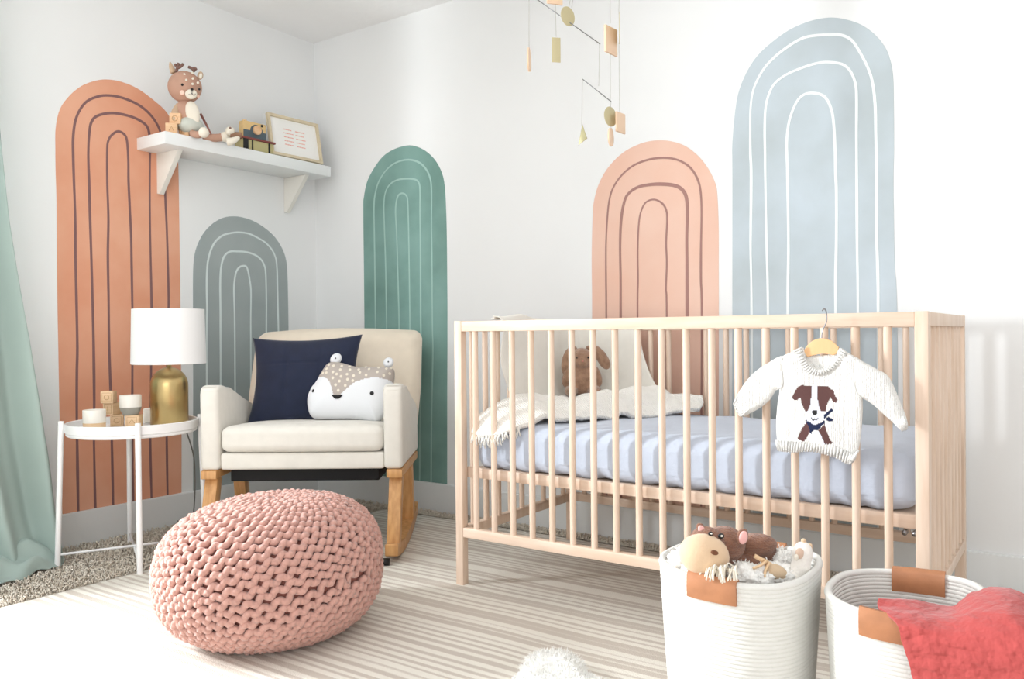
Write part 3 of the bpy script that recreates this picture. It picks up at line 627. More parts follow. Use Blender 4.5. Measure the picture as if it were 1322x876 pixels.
for (cx, cy, rx, ry, ang) in ((368, 158, 50, 50, -35), (870, 188, 50, 40, 35)):
    b = BM(); x0, z0 = fp(cx, cy)
    eo = [(x0+S_*(rx*math.cos(q)*math.cos(math.radians(ang))-ry*1.2*math.sin(q)*math.sin(math.radians(ang))), z0+S_*(rx*math.cos(q)*math.sin(math.radians(ang))+ry*1.2*math.sin(q)*math.cos(math.radians(ang)))) for q in [2*PI*k/24 for k in range(24)]]
    puff(b, eo, 0.004, 0.010, 0.016, lambda x, z, tt: fpl(x, z, tt), matf=lambda x, z, bk=False: 1 if bk else 0)
    e_ = obj('ear', b, [M_fwhite, M_ftaupe], t)
    b = BM(); ell(b, fpl(x0, z0, 0.013), (0.003, 0.002, 0.003), u=8, v=6); obj('ear_dot', b, M_ink, e_)

# ------------------------------------------------------------------ knitted pouf
PR, PH = 0.292, 0.366
t = thing('knitted_pouf', 'round dusty pink chunky knitted pouf on the rug', 'pouf', CF(-0.655, 2.20, 0.010), AZ)
TILT = rot('Y', -20) @ rot('X', 4)
PE = 2.6
def pshape(phi, th, r=0.0):
    """phi from the knitted pole; the knitting axis leans while the body sits level"""
    u = TILT @ Vector((math.sin(phi)*math.cos(th), math.sin(phi)*math.sin(th), math.cos(phi)))
    rr = math.hypot(u.x, u.y)
    k = ((rr/PR)**PE+(abs(u.z)/(PH/2))**PE)**(-1/PE)
    p = u*k
    nr = Vector((u.x/PR**2, u.y/PR**2, u.z/(PH/2)**2)).normalized()
    p = p+nr*r
    p.z += PH/2-0.014+0.05*p.x*(p.z > 0)
    if p.z < 0.012: p.z = 0.012+(p.z-0.012)*0.25
    p.z = max(p.z, 0.001)
    return p
b = BM(); grid(b, lambda u, v: pshape(0.001+(PI-0.002)*v, 2*PI*u, -0.014), 90, 60)
obj('pouf_core', b, M_poufd, t)
b = BM()
NS = 400; acc = [0.0]
for k in range(1, NS+1): acc.append(acc[-1]+0.5*((pshape(PI*k/NS, PI/2)-pshape(PI*(k-1)/NS, PI/2)).length+(pshape(PI*k/NS, 0)-pshape(PI*(k-1)/NS, 0)).length))
def phi_at(s):
    for k in range(1, NS+1):
        if acc[k] >= s: return PI*(k-1+(s-acc[k-1])/max(1e-9, acc[k]-acc[k-1]))/NS
    return PI
ROWS = 35; stp = acc[-1]/ROWS
for j in range(ROWS):
    s = (j+0.5)*stp
    rad = sum((pshape(phi_at(s), a_)-pshape(phi_at(s), a_+PI)).length for a_ in (0, PI/2))/4
    nst = max(4, int(round(2*PI*rad/0.0335))); seg = nst*10
    off = random.uniform(0, 0.3)+(0.5 if j % 2 else 0)
    pts = []
    for k in range(seg):
        th = 2*PI*k/seg; ph_ = 2*PI*(k/10+off+0.5*noise.noise(Vector((math.cos(th)*1.3, math.sin(th)*1.3, j*0.9))))
        sw = math.sin(ph_)
        ds = 0.0050*math.tanh(2.6*sw)
        jit = 0.0022*noise.noise(Vector((math.cos(th)*26*rad, math.sin(th)*26*rad, j*1.7)))
        rr_ = -0.0026*math.cos(2*ph_)+jit
        dth = 0.0022*math.sin(2*ph_)/max(rad, 0.04)
        pts.append(pshape(phi_at(min(max(s+ds+jit, 0.0), acc[-1])), th+dth, rr_-0.002))
    tube(b, pts, 0.0093, 7, closed=True)
ell(b, pshape(0, 0, -0.004), (0.02, 0.02, 0.010))
obj('knitted_cover', b, M_pouf, t)

# ------------------------------------------------------------------ side table
TC = Vector((0.357, -1.182, 0)); TZ = math.atan2(-1.282+1.182, 0.543-0.343)+0.0
t = thing('side_table', 'round white metal tray side table beside the armchair', 'side table', TC, 0)
b = BM(); lathe(b, [(0.0, 0.468), (0.214, 0.468), (0.218, 0.470), (0.219, 0.498), (0.216, 0.500), (0.213, 0.498), (0.212, 0.476), (0.208, 0.474), (0.0, 0.474)], 72)
obj('tray_top', b, M_white, t, auto=40)
b = BM(); tube(b, [(0.208*math.cos(2*PI*k/60), 0.208*math.sin(2*PI*k/60), 0.4625) for k in range(60)], 0.007, 8, closed=True); obj('support_ring', b, M_white, t)
ang = [TZ+k*PI/2 for k in range(4)]
for a in ang:
    b = BM(); ct, cb = 0.226, 0.232
    p0 = Vector((0.2265*math.cos(a), 0.2265*math.sin(a), 0.510)); p1 = Vector((0.243*math.cos(a), 0.243*math.sin(a), 0.0))
    tube(b, [p1, p0], 0.0095, 14); obj('leg', b, M_white, t, auto=40)
for k in (0, 1):
    b = BM(); a = ang[k]; c = ang[k+2]; z = 0.043+0.006*k
    tube(b, [(0.238*math.cos(a), 0.238*math.sin(a), z), (0.238*math.cos(c), 0.238*math.sin(c), z)], 0.0045, 8); obj('cross_bar', b, M_white, t)

# table lamp
lp = CF(-1.272, 3.03, 0.474)
t = thing('table_lamp', 'brass dome table lamp with white drum shade on the side table', 'lamp', lp)
b = BM(); pr = [(0.0, 0.0), (0.064, 0.0), (0.066, 0.003), (0.066, 0.145)]
for k in range(1, 13):
    q = PI/2*k/12; pr.append((0.066*math.cos(q)+0.0001, 0.145+0.068*math.sin(q)))
lathe(b, pr+[(0.0, 0.213)], 64); obj('lamp_base', b, M_brass, t, auto=50)
b = BM(); lathe(b, [(0.0, 0.20), (0.009, 0.20), (0.009, 0.226), (0.005, 0.23), (0.005, 0.33), (0.0, 0.33)], 20); obj('lamp_neck', b, M_brass, t, auto=50)
b = BM(); lathe(b, [(0.1275, 0.225), (0.130, 0.227), (0.1255, 0.427), (0.1235, 0.427), (0.1265, 0.225)], 72, close=True)
for k in range(3):
    a = 2*PI*k/3; tube(b, [(0, 0, 0.415), (0.1235*math.cos(a), 0.1235*math.sin(a), 0.42)], 0.0018, 6)
obj('lamp_shade', b, M_shade, t, auto=50)
b = BM(); ell(b, (0, 0, 0.33), (0.022, 0.022, 0.03)); obj('bulb', b, M_white, t)
b = BM()
cp = [lp+Vector((0.05, 0.04, 0.006)), Vector((0.34, -0.985, 0.49)), Vector((0.30, -0.945, 0.515)), Vector((0.28, -0.925, 0.45)), Vector((0.235, -0.86, 0.33)), Vector((0.245, -0.86, 0.22)), Vector((0.22, -0.85, 0.1)), Vector((0.21, -0.86, 0.03)), Vector((0.15, -0.85, 0.022)), Vector((0.03, -0.80, 0.025))]
tube(b, cat(cp, 8), 0.0026, 6); obj('power_cord', b, M_rail_d, t, world=True)

# cups, blocks on the table
def cup(label, lat, d, z, r, h, split, mtop, mbot, taper=0.8, name='cup'):
    t = thing(name, label, 'cup', CF(lat, d, z), 0, 'cups on the side table')
    hs = h*split
    b = BM(); lathe(b, [(0, 0), (r*taper*0.9, 0), (r*taper, 0.002), (r*(taper+(1-taper)*0.7), hs*0.6), (r, hs), (r*0.9, hs), (0, hs)], 40); obj('cup_bottom', b, mbot, t, auto=40)
    b = BM(); lathe(b, [(r*0.9, hs-0.0), (r*1.004, hs), (r*1.01, h-0.002), (r*0.99, h), (r*0.93, h-0.002), (r*0.9, hs+0.004), (0, hs+0.004)], 40); obj('cup_top', b, mtop, t, auto=40)
cup('cream cup on a pale wooden base at the table left edge', (120.5-661)*2.84/1056, 2.84, 0.474, 0.0365, 0.074, 0.40, M_ceram, M_maple, 0.95)
cup('cream cup with grey glazed bottom standing on the wooden blocks', (167.5-661)*2.93/1056, 2.93, 0.5205, 0.0362, 0.071, 0.40, M_ceram, M_clay, 0.72)
def block(label, loc, s, rz, letter=None, grp='wooden blocks on the side table', face=-1):
    t = thing('toy_block', label, 'toy block', loc, rz, grp)
    b = BM(); box(b, (0, 0, s/2), (s, s, s), 0.0022); obj('cube_body', b, M_maple, t, auto=40)
    # engraved square frame with a shape inside, on the side that faces the room
    b = BM(); q = s*0.36; y = -s/2-0.0003
    for a, c in (((-q, -q), (q, -q)), ((q, -q), (q, q)), ((q, q), (-q, q)), ((-q, q), (-q, -q))):
        tube(b, [(a[0], y, s/2+a[1]), (c[0], y, s/2+c[1])], 0.0005, 4)
    L_ = {'ring': [(0.2*math.cos(k*PI/8), 0.2*math.sin(k*PI/8)) for k in range(17)], 'bar': [(0, -0.2), (0, 0.2)], 'leaf': [(-0.2, -0.1), (0, 0.2), (0.2, -0.1)]}[letter or 'ring']
    tube(b, [(a*s, y, s/2+c*s) for a, c in L_], 0.0009, 4)
    obj('engraving', b, mat('block_engraving', (0.72, 0.55, 0.38), 0.7), t)
    return t
s = 0.043
block('wooden block lying lowest under the grey bottomed cup', CF((172-661)*2.93/1056, 2.93, 0.4745), 0.046, AZ+0.1, 'leaf')
block('wooden block at table level left of the cup stand', CF((150-661)*2.99/1056+0.0, 2.99, 0.4745), 0.043, AZ+0.35, 'ring')
block('wooden block in the middle of the stack of three', CF((143.5-661)*2.985/1056, 2.985, 0.518), s, AZ-0.25, 'bar')
block('wooden block at the top of the stack of three', CF((139.5-661)*2.965/1056, 2.965, 0.5615), s, AZ+0.12, 'ring')
b = BM(); box(b, (0, 0, 0), (0.036, 0.05, 0.055), 0.005, 3)
o = obj('white_box', b, M_ceram, auto=40); o.location = CF((190-661)*3.08/1056, 3.1, 0.5025); o.rotation_euler = (0, 0, AZ)
tag(o, 'small white box between the blocks and the lamp', 'box')

# ------------------------------------------------------------------ curtain
b = BM()
def ey(z): 
    K = [(-0.1, -1.36), (0.06, -1.365), (0.20, -1.385), (0.47, -1.425), (0.79, -1.455), (1.19, -1.505), (1.43, -1.525), (2.3, -1.60)]
    for (a, p), (c, q) in zip(K[:-1], K[1:]):
        if z <= c: return p+(q-p)*(z-a)/(c-a)
    return K[-1][1]
def cf(u, v):
    z = 0.012+2.20*v
    y = ey(z)-u*0.62*(1-0.15*v)
    fold = 0.035*math.sin(u*26+1.2*math.sin(v*3)+0.7)+0.014*math.sin(u*47+v*4)
    x = 0.13+fold*(0.6+0.5*(1-v))+0.03*(1-v)
    if v < 0.08: x += (0.08-v)/0.08*0.05*(0.5+0.5*math.sin(u*11)); 
    y += 0.012*math.sin(v*9+u*6)*(1-v)
    x += 0.012*noise.noise(Vector((u*5, v*7, 2)))*(1-v)
    return Vector((x, y, z))
grid(b, cf, 140, 110)
t = thing('curtain', 'sage green curtain pooling on the carpet at the left edge', 'curtain', (0.13, -1.75, 0))
o = obj('curtain_panel', b, M_curt, t, world=True); solid(o, 0.002)
b = BM()
rows = [[(0.10, -1.36, 0.05), (0.11, -1.43, 0.09), (0.13, -1.50, 0.11), (0.13, -1.60, 0.10), (0.12, -1.75, 0.09), (0.12, -1.95, 0.08)],
        [(0.15, -1.345, 0.045), (0.17, -1.42, 0.085), (0.19, -1.49, 0.095), (0.20, -1.60, 0.05), (0.20, -1.75, 0.07), (0.2, -1.95, 0.06)],
        [(0.19, -1.35, 0.03), (0.215, -1.42, 0.06), (0.235, -1.50, 0.04), (0.25, -1.60, 0.075), (0.26, -1.75, 0.04), (0.26, -1.95, 0.06)],
        [(0.225, -1.365, 0.022), (0.25, -1.43, 0.035), (0.275, -1.50, 0.06), (0.29, -1.60, 0.03), (0.31, -1.75, 0.05), (0.31, -1.95, 0.04)],
        [(0.25, -1.385, 0.014), (0.275, -1.45, 0.014), (0.30, -1.52, 0.014), (0.33, -1.62, 0.014), (0.35, -1.77, 0.014), (0.35, -1.95, 0.014)]]
cols = [[(p[0]+0.012*noise.noise(Vector((p[1]*14, p[0]*20, 3))), p[1], max(0.006, p[2]+0.022*noise.noise(Vector((p[0]*22, p[1]*16, 7))))) for p in c] for c in ctrl(rows, 8, 8)]
grid_pts(b, cols); o = obj('curtain_hem', b, M_curt, t, world=True); solid(o, 0.003)

# ------------------------------------------------------------------ wall shelf
t = thing('wall_shelf', 'white floating shelf on two brackets near the room corner', 'shelf', (0, -0.51, 1.61))
b = BM(); box2(b, (0.0005, -0.945, 1.561), (0.20, -0.078, 1.61), 0.002); obj('shelf_board', b, M_trim, t, world=True, auto=40)
for y in (-0.848, -0.186):
    b = BM(); prism(b, [(0.0005, 1.395), (0.018, 1.392), (0.135, 1.535), (0.155, 1.5605), (0.0005, 1.5605)], y-0.011, y+0.011, 'Y', 0.0015)
    obj('shelf_bracket', b, mat('bracket_wood', (0.93, 0.92, 0.89), 0.6, bump=0.3, bs=120), t, world=True, auto=40)
# ------------------------------------------------------------------ soft toy helpers
def furr(bm, spots, ln, n, wd=0.0012, droop=0.4, curl=0.5):
    """short curled locks growing from (point, normal) spots"""
    for _ in range(n):
        p, nr = random.choice(spots); p = Vector(p); nr = Vector(nr).normalized()
        tdir = Vector((random.gauss(0, 1), random.gauss(0, 1), random.gauss(0, 1))); tdir = (tdir-nr*tdir.dot(nr)).normalized()
        p = p+tdir*random.uniform(0, 0.009)
        l = ln*random.uniform(0.6, 1.2); side = nr.cross(tdir)*wd
        q1 = p+nr*l*0.5+tdir*l*0.15*curl; q2 = p+nr*l*(0.85)+tdir*l*0.6*curl-Vector((0, 0, droop*l*0.3)); 
        a = [bm.verts.new(p+side), bm.verts.new(p-side)]; b_ = [bm.verts.new(q1+side*0.8), bm.verts.new(q1-side*0.8)]; c = bm.verts.new(q2)
        bm.faces.new((a[0], a[1], b_[1], b_[0])); bm.faces.new((b_[0], b_[1], c))
def surfspots(bm, n=None):
    bm.normal_update(); return [(v.co.copy(), v.normal.copy()) for v in bm.verts]
def blob(bm, c, r, amp=0.15, sc=14, seed=0, rt=None, sub=4):
    rr = bmesh.ops.create_icosphere(bm, subdivisions=sub, radius=1.0)
    for v in rr['verts']:
        k = 1+amp*noise.noise(v.co*2.2+Vector((seed, 0, 0)))+amp*0.5*noise.noise(v.co*6+Vector((seed, 3, 0)))
        q = Vector((v.co.x*r[0]*k, v.co.y*r[1]*k, v.co.z*r[2]*k))
        if rt is not None: q = rt @ q
        v.co = q+Vector(c)
    return rr['verts']

# ------------------------------------------------------------------ cream cotton sheet draped over the crib corner
b = BM()
path = [(1.545, -0.600), (1.545, -0.45), (1.545, -0.30), (1.548, -0.20), (1.565, -0.130), (1.60, -0.112), (1.68, -0.109), (1.76, -0.109), (1.85, -0.109)]
inn = [(1, 0), (1, 0), (1, 0), (0.95, -0.3), (0.7, -0.7), (0.3, -0.95), (0, -1), (0, -1), (0, -1)]
PP = cat([a+c for a, c in zip(path, inn)], 9)
prof_ = [(-0.016, 0.8435), (-0.010, 0.8465), (0.0, 0.8495), (0.006, 0.852), (0.020, 0.842), (0.026, 0.80), (0.030, 0.72), (0.040, 0.64), (0.055, 0.575), (0.085, 0.545), (0.16, 0.540)]
PR_ = cat(prof_, 4)
def sheetpt(i, j):
    x, y, nx, ny = PP[i]; o_, z = PR_[j]; s = i/(len(PP)-1); v = j/(len(PR_)-1)
    f = 0.010*math.sin(s*26+0.8)*max(0, v-0.35)*1.6+0.005*noise.noise(Vector((s*9, v*3, 0)))*(v > .3)
    o_ += f
    fl = max(0, v-0.45)
    x += fl*fl*0.9*(s > 0.99 or s > 0.7)*((s-0.7)/0.3 if s > 0.7 else 0); 
    y -= 0.0
    if s < 0.12: o_ += 0.010*math.sin(v*18)*(0.12-s)/0.12; z += 0.006*(0.12-s)/0.12*(v < .4)
    z += 0.014*math.exp(-((s-0.12)/0.045)**2)*(v < 0.4)
    return Vector((x+nx*o_, y+ny*o_, z))
vs = [[b.verts.new(sheetpt(i, j)) for j in range(len(PR_))] for i in range(len(PP))]
for i in range(len(PP)-1):
    for j in range(len(PR_)-1): b.faces.new((vs[i][j], vs[i+1][j], vs[i+1][j+1], vs[i][j+1]))
o = obj('draped_sheet', b, M_cream); solid(o, 0.003)
tag(o, 'cream cotton sheet draped over the back left corner of the crib', 'sheet')

# ------------------------------------------------------------------ knitted crib blanket
t = thing('knitted_blanket', 'cream knitted blanket with tassels bunched on the crib mattress', 'blanket', (1.8, -0.45, 0.53))
b = BM()
rows = [[(1.590, -0.785, 0.485), (1.66, -0.788, 0.478), (1.735, -0.770, 0.505), (1.80, -0.715, 0.534), (1.87, -0.61, 0.534), (1.95, -0.475, 0.534), (2.04, -0.34, 0.534), (2.115, -0.225, 0.540)],
        [(1.585, -0.735, 0.548), (1.66, -0.730, 0.560), (1.73, -0.700, 0.572), (1.79, -0.64, 0.565), (1.86, -0.56, 0.566), (1.94, -0.43, 0.566), (2.03, -0.30, 0.560), (2.11, -0.19, 0.555)],
        [(1.58, -0.62, 0.566), (1.66, -0.61, 0.592), (1.73, -0.58, 0.585), (1.79, -0.52, 0.577), (1.86, -0.44, 0.590), (1.95, -0.33, 0.598), (2.01, -0.25, 0.585), (2.09, -0.165, 0.562)],
        [(1.58, -0.45, 0.566), (1.65, -0.44, 0.578), (1.72, -0.42, 0.568), (1.77, -0.38, 0.562), (1.84, -0.31, 0.590), (1.93, -0.24, 0.606), (1.99, -0.19, 0.590), (2.08, -0.15, 0.560)],
        [(1.58, -0.28, 0.556), (1.64, -0.27, 0.562), (1.70, -0.25, 0.556), (1.76, -0.23, 0.556), (1.83, -0.19, 0.566), (1.91, -0.17, 0.586), (1.98, -0.15, 0.572), (2.075, -0.14, 0.55)]]
cols = ctrl(rows, 8, 8)
cols = [[(p[0], p[1], p[2]+0.007*noise.noise(Vector((p[0]*22, p[1]*22, 1)))+0.018*noise.noise(Vector((p[0]*12+p[1]*8, p[1]*9, 4)))+0.003*math.sin((p[0]*0.6+p[1])*150)*0.3) for p in c] for c in cols]
grid_pts(b, cols); o = obj('blanket_cloth', b, wave_bump(M_knit, 60, 'DIAGONAL', 0.5, 0.003), t, world=True); solid(o, 0.016, 0)
b = BM()   # rolled fold at the right end
pts = [(1.93, -0.30, 0.571), (2.0, -0.245, 0.566), (2.06, -0.205, 0.562), (2.105, -0.185, 0.560)]
sp = []
for k in range(22):
    a = k/21*2*PI*1.15; r = 0.021-0.004*k/21
    sp.append((math.cos(a)*r*0.9, math.sin(a)*r*0.85))
ring = []
for p in cat(pts, 6):
    ring.append([b.verts.new(Vector(p)+Vector((-0.6*sx_, 0.8*sx_, sz_+0.006))) for sx_, sz_ in sp])
for A, B in zip(ring[:-1], ring[1:]):
    for k in range(len(sp)-1): b.faces.new((A[k], A[k+1], B[k+1], B[k]))
o = obj('rolled_fold', b, M_knit, t, world=True); solid(o, 0.006)
for k in range(15):
    x = 1.592+k*0.0115; y = -0.787+0.002*math.sin(k); z = 0.487+0.001*k
    if k > 9: y += (k-9)*0.004; z += (k-9)*0.004
    for q in range(5):
        b = b if q else BM()
        a = random.uniform(-0.35, 0.35); l = random.uniform(0.028, 0.05)
        if k < 4 or k > 8: l *= 0.75
        tube(b, [(x, y, z), (x+a*l*0.5, y-0.004+random.uniform(-.002, .002), z-l*0.5), (x+a*l, y-0.002+random.uniform(-.004, .004), z-l)], 0.0016, 5)
    obj('tassel', b, M_knit, t, world=True)

# ------------------------------------------------------------------ bunny
BC = Vector((1.683, -0.262, 0.572))
t = thing('plush_bunny', 'brown plush bunny with floppy ears sitting in the crib', 'soft toy', BC, AZ)
b = BM()
ell(b, (0, 0, 0.058), (0.053, 0.045, 0.062)); ell(b, (0, -0.005, 0.132), (0.046, 0.042, 0.043)); ell(b, (0, -0.035, 0.122), (0.024, 0.018, 0.018))
for s in (-1, 1):
    ell(b, (s*0.042, -0.045, 0.022), (0.024, 0.045, 0.020)); ell(b, (s*0.052, -0.015, 0.075), (0.018, 0.020, 0.042), rot('Y', s*-18))
o = obj('bunny_body', b, M_bunny, t); remesh(o, 0.0045, 8)
for s in (-1, 1):
    b = BM()
    pts = [(s*0.018, 0.004, 0.172), (s*0.044, 0.0, 0.170), (s*0.066, -0.006, 0.148), (s*0.084, -0.012, 0.118), (s*0.094, -0.014, 0.098)] if s > 0 else [(s*0.018, 0.004, 0.172), (s*0.038, -0.002, 0.163), (s*0.050, -0.012, 0.135), (s*0.055, -0.018, 0.10), (s*0.053, -0.02, 0.07)]
    tube(b, cat(pts, 4), [0.008, 0.010, 0.012, 0.014, 0.015, 0.017, 0.018, 0.019, 0.020, 0.020, 0.020, 0.020, 0.019, 0.017, 0.014, 0.010, 0.004][:len(cat(pts, 4))], 12)
    for v in b.verts: v.co.y = -0.008+(v.co.y+0.008)*0.6
    obj('ear', b, M_bunny, t)
for s in (-1, 1):
    b = BM(); ell(b, (s*0.020, -0.043, 0.140), (0.003, 0.002, 0.003), u=10, v=8); obj('eye', b, M_ink, t)
b = BM(); ell(b, (0, -0.053, 0.128), (0.004, 0.002, 0.003), u=10, v=8); obj('nose', b, mat('pink_nose', (0.75, 0.50, 0.45), 0.7), t)

# ------------------------------------------------------------------ sweater on hanger
SY = -0.826
t = thing('knit_sweater', 'white knitted baby sweater with a brown dog hung on the crib front', 'sweater', (2.658, SY, 0.76))
SW_BODY = cat([(2.563, 0.734), (2.59, 0.749), (2.615, 0.759), (2.622, 0.733), (2.635, 0.717), (2.653, 0.709), (2.67, 0.716), (2.688, 0.733), (2.697, 0.758), (2.714, 0.748), (2.733, 0.733), (2.747, 0.685), (2.746, 0.641), (2.746, 0.614), (2.742, 0.561), (2.735, 0.522), (2.721, 0.493), (2.678, 0.509), (2.634, 0.516), (2.589, 0.511), (2.556, 0.51), (2.551, 0.539), (2.549, 0.577), (2.553, 0.624), (2.558, 0.652), (2.559, 0.68), (2.562, 0.709)], 3, True)
SW_LS = cat([(2.57, 0.738), (2.53, 0.721), (2.496, 0.697), (2.469, 0.664), (2.446, 0.62), (2.454, 0.601), (2.466, 0.588), (2.505, 0.608), (2.532, 0.63), (2.553, 0.659), (2.569, 0.648), (2.576, 0.69)], 4, True)
SW_RS = cat([(2.724, 0.738), (2.751, 0.725), (2.776, 0.711), (2.8, 0.695), (2.816, 0.661), (2.832, 0.618), (2.84, 0.586), (2.833, 0.575), (2.816, 0.587), (2.792, 0.609), (2.767, 0.632), (2.747, 0.643), (2.73, 0.64), (2.722, 0.693)], 4, True)
SW_N1 = [(2.615, 0.761), (2.623, 0.733), (2.637, 0.714), (2.654, 0.708), (2.671, 0.714), (2.689, 0.733), (2.7, 0.759)]
SW_N2 = [(2.594, 0.752), (2.605, 0.723), (2.624, 0.703), (2.651, 0.694), (2.679, 0.704), (2.703, 0.725), (2.717, 0.746)]
SW_H1 = [(2.551, 0.537), (2.594, 0.536), (2.639, 0.539), (2.682, 0.535), (2.725, 0.517), (2.74, 0.527)]
SW_H2 = [(2.557, 0.511), (2.591, 0.51), (2.634, 0.515), (2.678, 0.508), (2.718, 0.493), (2.731, 0.511)]
SW_C1 = [(2.457, 0.64), (2.469, 0.628), (2.481, 0.616), (2.49, 0.608)]
SW_C2 = [(2.447, 0.62), (2.454, 0.605), (2.46, 0.595), (2.467, 0.589)]
SW_C3 = [(2.833, 0.607), (2.824, 0.6), (2.814, 0.592)]
SW_C4 = [(2.841, 0.586), (2.836, 0.579), (2.831, 0.575)]
SW_BACKN = cat([(2.611, 0.756), (2.631, 0.744), (2.658, 0.74), (2.684, 0.746), (2.702, 0.756), (2.692, 0.729), (2.67, 0.708), (2.653, 0.702), (2.635, 0.709), (2.62, 0.728)], 3, True)
SW_SL = [(2.57, 0.734), (2.566, 0.713), (2.569, 0.69), (2.568, 0.667), (2.553, 0.657)]
SW_SR = [(2.73, 0.734), (2.728, 0.711), (2.73, 0.685), (2.736, 0.658), (2.747, 0.643)]
DOGM = [(4, [(2.638, 0.611), (2.649, 0.613), (2.65, 0.607), (2.646, 0.6), (2.641, 0.601), (2.638, 0.606)]), (4, [(2.634, 0.595), (2.637, 0.596), (2.64, 0.591), (2.643, 0.594), (2.646, 0.591), (2.65, 0.596), (2.651, 0.595), (2.648, 0.589), (2.643, 0.59), (2.639, 0.588)]), (2, [(2.623, 0.592), (2.628, 0.587), (2.643, 0.578), (2.661, 0.586), (2.664, 0.592), (2.667, 0.584), (2.656, 0.573), (2.652, 0.566), (2.643, 0.567), (2.634, 0.556), (2.631, 0.572), (2.625, 0.582)]), (2, [(2.663, 0.602), (2.672, 0.611), (2.679, 0.618), (2.685, 0.613), (2.674, 0.602), (2.665, 0.594)]), (2, [(2.668, 0.596), (2.674, 0.599), (2.684, 0.593), (2.681, 0.588), (2.672, 0.588)]), (1, [(2.615, 0.671), (2.636, 0.669), (2.635, 0.627), (2.628, 0.61), (2.622, 0.608), (2.616, 0.624), (2.611, 0.641), (2.604, 0.635), (2.596, 0.634), (2.592, 0.642), (2.599, 0.656), (2.606, 0.667)]), (1, [(2.65, 0.669), (2.671, 0.67), (2.685, 0.659), (2.688, 0.648), (2.694, 0.639), (2.69, 0.631), (2.683, 0.633), (2.678, 0.644), (2.672, 0.631), (2.667, 0.61), (2.657, 0.61), (2.65, 0.637)]), (1, [(2.624, 0.584), (2.635, 0.568), (2.626, 0.549), (2.617, 0.537), (2.602, 0.543), (2.61, 0.559), (2.616, 0.571)]), (1, [(2.652, 0.566), (2.665, 0.582), (2.67, 0.565), (2.677, 0.548), (2.682, 0.542), (2.679, 0.534), (2.667, 0.534), (2.661, 0.549)]), (3, [(2.636, 0.669), (2.65, 0.67), (2.651, 0.637), (2.658, 0.612), (2.666, 0.609), (2.664, 0.592), (2.643, 0.578), (2.626, 0.588), (2.622, 0.606), (2.628, 0.61), (2.635, 0.627)]), (3, [(2.634, 0.558), (2.652, 0.566), (2.661, 0.549), (2.666, 0.535), (2.652, 0.536), (2.632, 0.539)])]
HANG = [(2.617, 0.751), (2.622, 0.762), (2.638, 0.776), (2.653, 0.781), (2.662, 0.781), (2.68, 0.775), (2.696, 0.76), (2.692, 0.746), (2.684, 0.741), (2.673, 0.744), (2.658, 0.747), (2.64, 0.743), (2.626, 0.736), (2.621, 0.741)]
def kq(x, z, bk=False):
    if bk: return 0
    g = 0.00185; x = (math.floor(x/g)+0.5)*g; z = (math.floor(z/g)+0.5)*g
    for mi, pl in DOGM:
        if pinp(x, z, pl): return mi
    return 0
M_dbrown = mat('brown_knit', (0.37, 0.25, 0.24), 0.95, bump=0.6, bs=330, bdist=0.0014)
M_dnavy = mat('navy_knit', (0.10, 0.14, 0.27), 0.95, bump=0.6, bs=330, bdist=0.0014)
M_dlil = mat('pale_lilac_knit', (0.86, 0.865, 0.90), 0.95, bump=0.6, bs=330, bdist=0.0014)
def swp(x, z, tt):
    y = SY-tt-0.004*math.sin((x-2.5)*40+z*15)*(1 if tt > 0 else 0.2)
    return Vector((x, y, z))
def trunk(name, poly, h, T, D, m, matf=None, dy=0.0, rib=None):
    b = BM()
    def pl(x, z, tt):
        p = swp(x, z, tt)
        if rib and tt > 0:
            p.y -= rib(x, z)
        p.y += dy
        return p
    puff(b, poly, h, T, D, pl, edge=0.0025, matf=matf)
    return obj(name, b, m, t, world=True)
trunk('sweater_body', SW_BODY, 0.0021, 0.0085, 0.03, [M_sweat, M_dbrown, M_dnavy, M_dlil, M_ink], kq)
trunk('sleeve', SW_LS, 0.0045, 0.009, 0.022, M_sweat, dy=0.001); trunk('sleeve', SW_RS, 0.0045, 0.009, 0.022, M_sweat, dy=0.001)
# ribbed bands: narrow knitted ribs side by side
def ribs(name, A, B, n, r, dy=0.0):
    b = BM()
    A = cat(A, 10); B = cat(B, 10)
    def at(P, s):
        f = s*(len(P)-1); i = min(int(f), len(P)-2); q = f-i
        return (P[i][0]*(1-q)+P[i+1][0]*q, P[i][1]*(1-q)+P[i+1][1]*q)
    for k in range(n):
        s = (k+0.5)/n; a = at(A, s); c = at(B, s)
        tube(b, [(a[0], SY-0.010+dy, a[1]), ((a[0]+c[0])/2, SY-0.0125+dy, (a[1]+c[1])/2), (c[0], SY-0.0095+dy, c[1])], r, 6)
    return obj(name, b, M_sweat, t, world=True)
ribs('neck_ribbing', SW_N1, SW_N2, 25, 0.0024)
ribs('hem_ribbing', SW_H1, SW_H2, 34, 0.0029, -0.001)
ribs('cuff_ribbing', SW_C1, SW_C2, 8, 0.0026); ribs('cuff_ribbing', SW_C3, SW_C4, 7, 0.0026)
b = BM()
puff(b, SW_BACKN, 0.006, 0.002, 0.01, lambda x, z, tt: Vector((x, SY+0.006-tt, z)), edge=0.001); obj('back_neck', b, M_sweat, t, world=True)
b = BM()
for P in (SW_SL, SW_SR):
    b = BM(); tube(b, [(x, SY-0.0115, z) for x, z in cat(P, 6)], 0.0013, 6)
    obj('seam', b, mat('seam_shadow_yarn', (0.82, 0.81, 0.79), 0.9), t, world=True)
th_ = thing('clothes_hanger', 'small wooden clothes hanger with wire hook holding the sweater', 'hanger', (2.658, SY, 0.76))
b = BM(); prism(b, HANG, SY-0.003, SY+0.003, 'Y', 0.0015); obj('hanger_bar', b, mat('hanger_wood', (0.93, 0.74, 0.54), 0.4, var=0.06, vs=20, stretch=(5, 1, 1)), th_, world=True, auto=40)
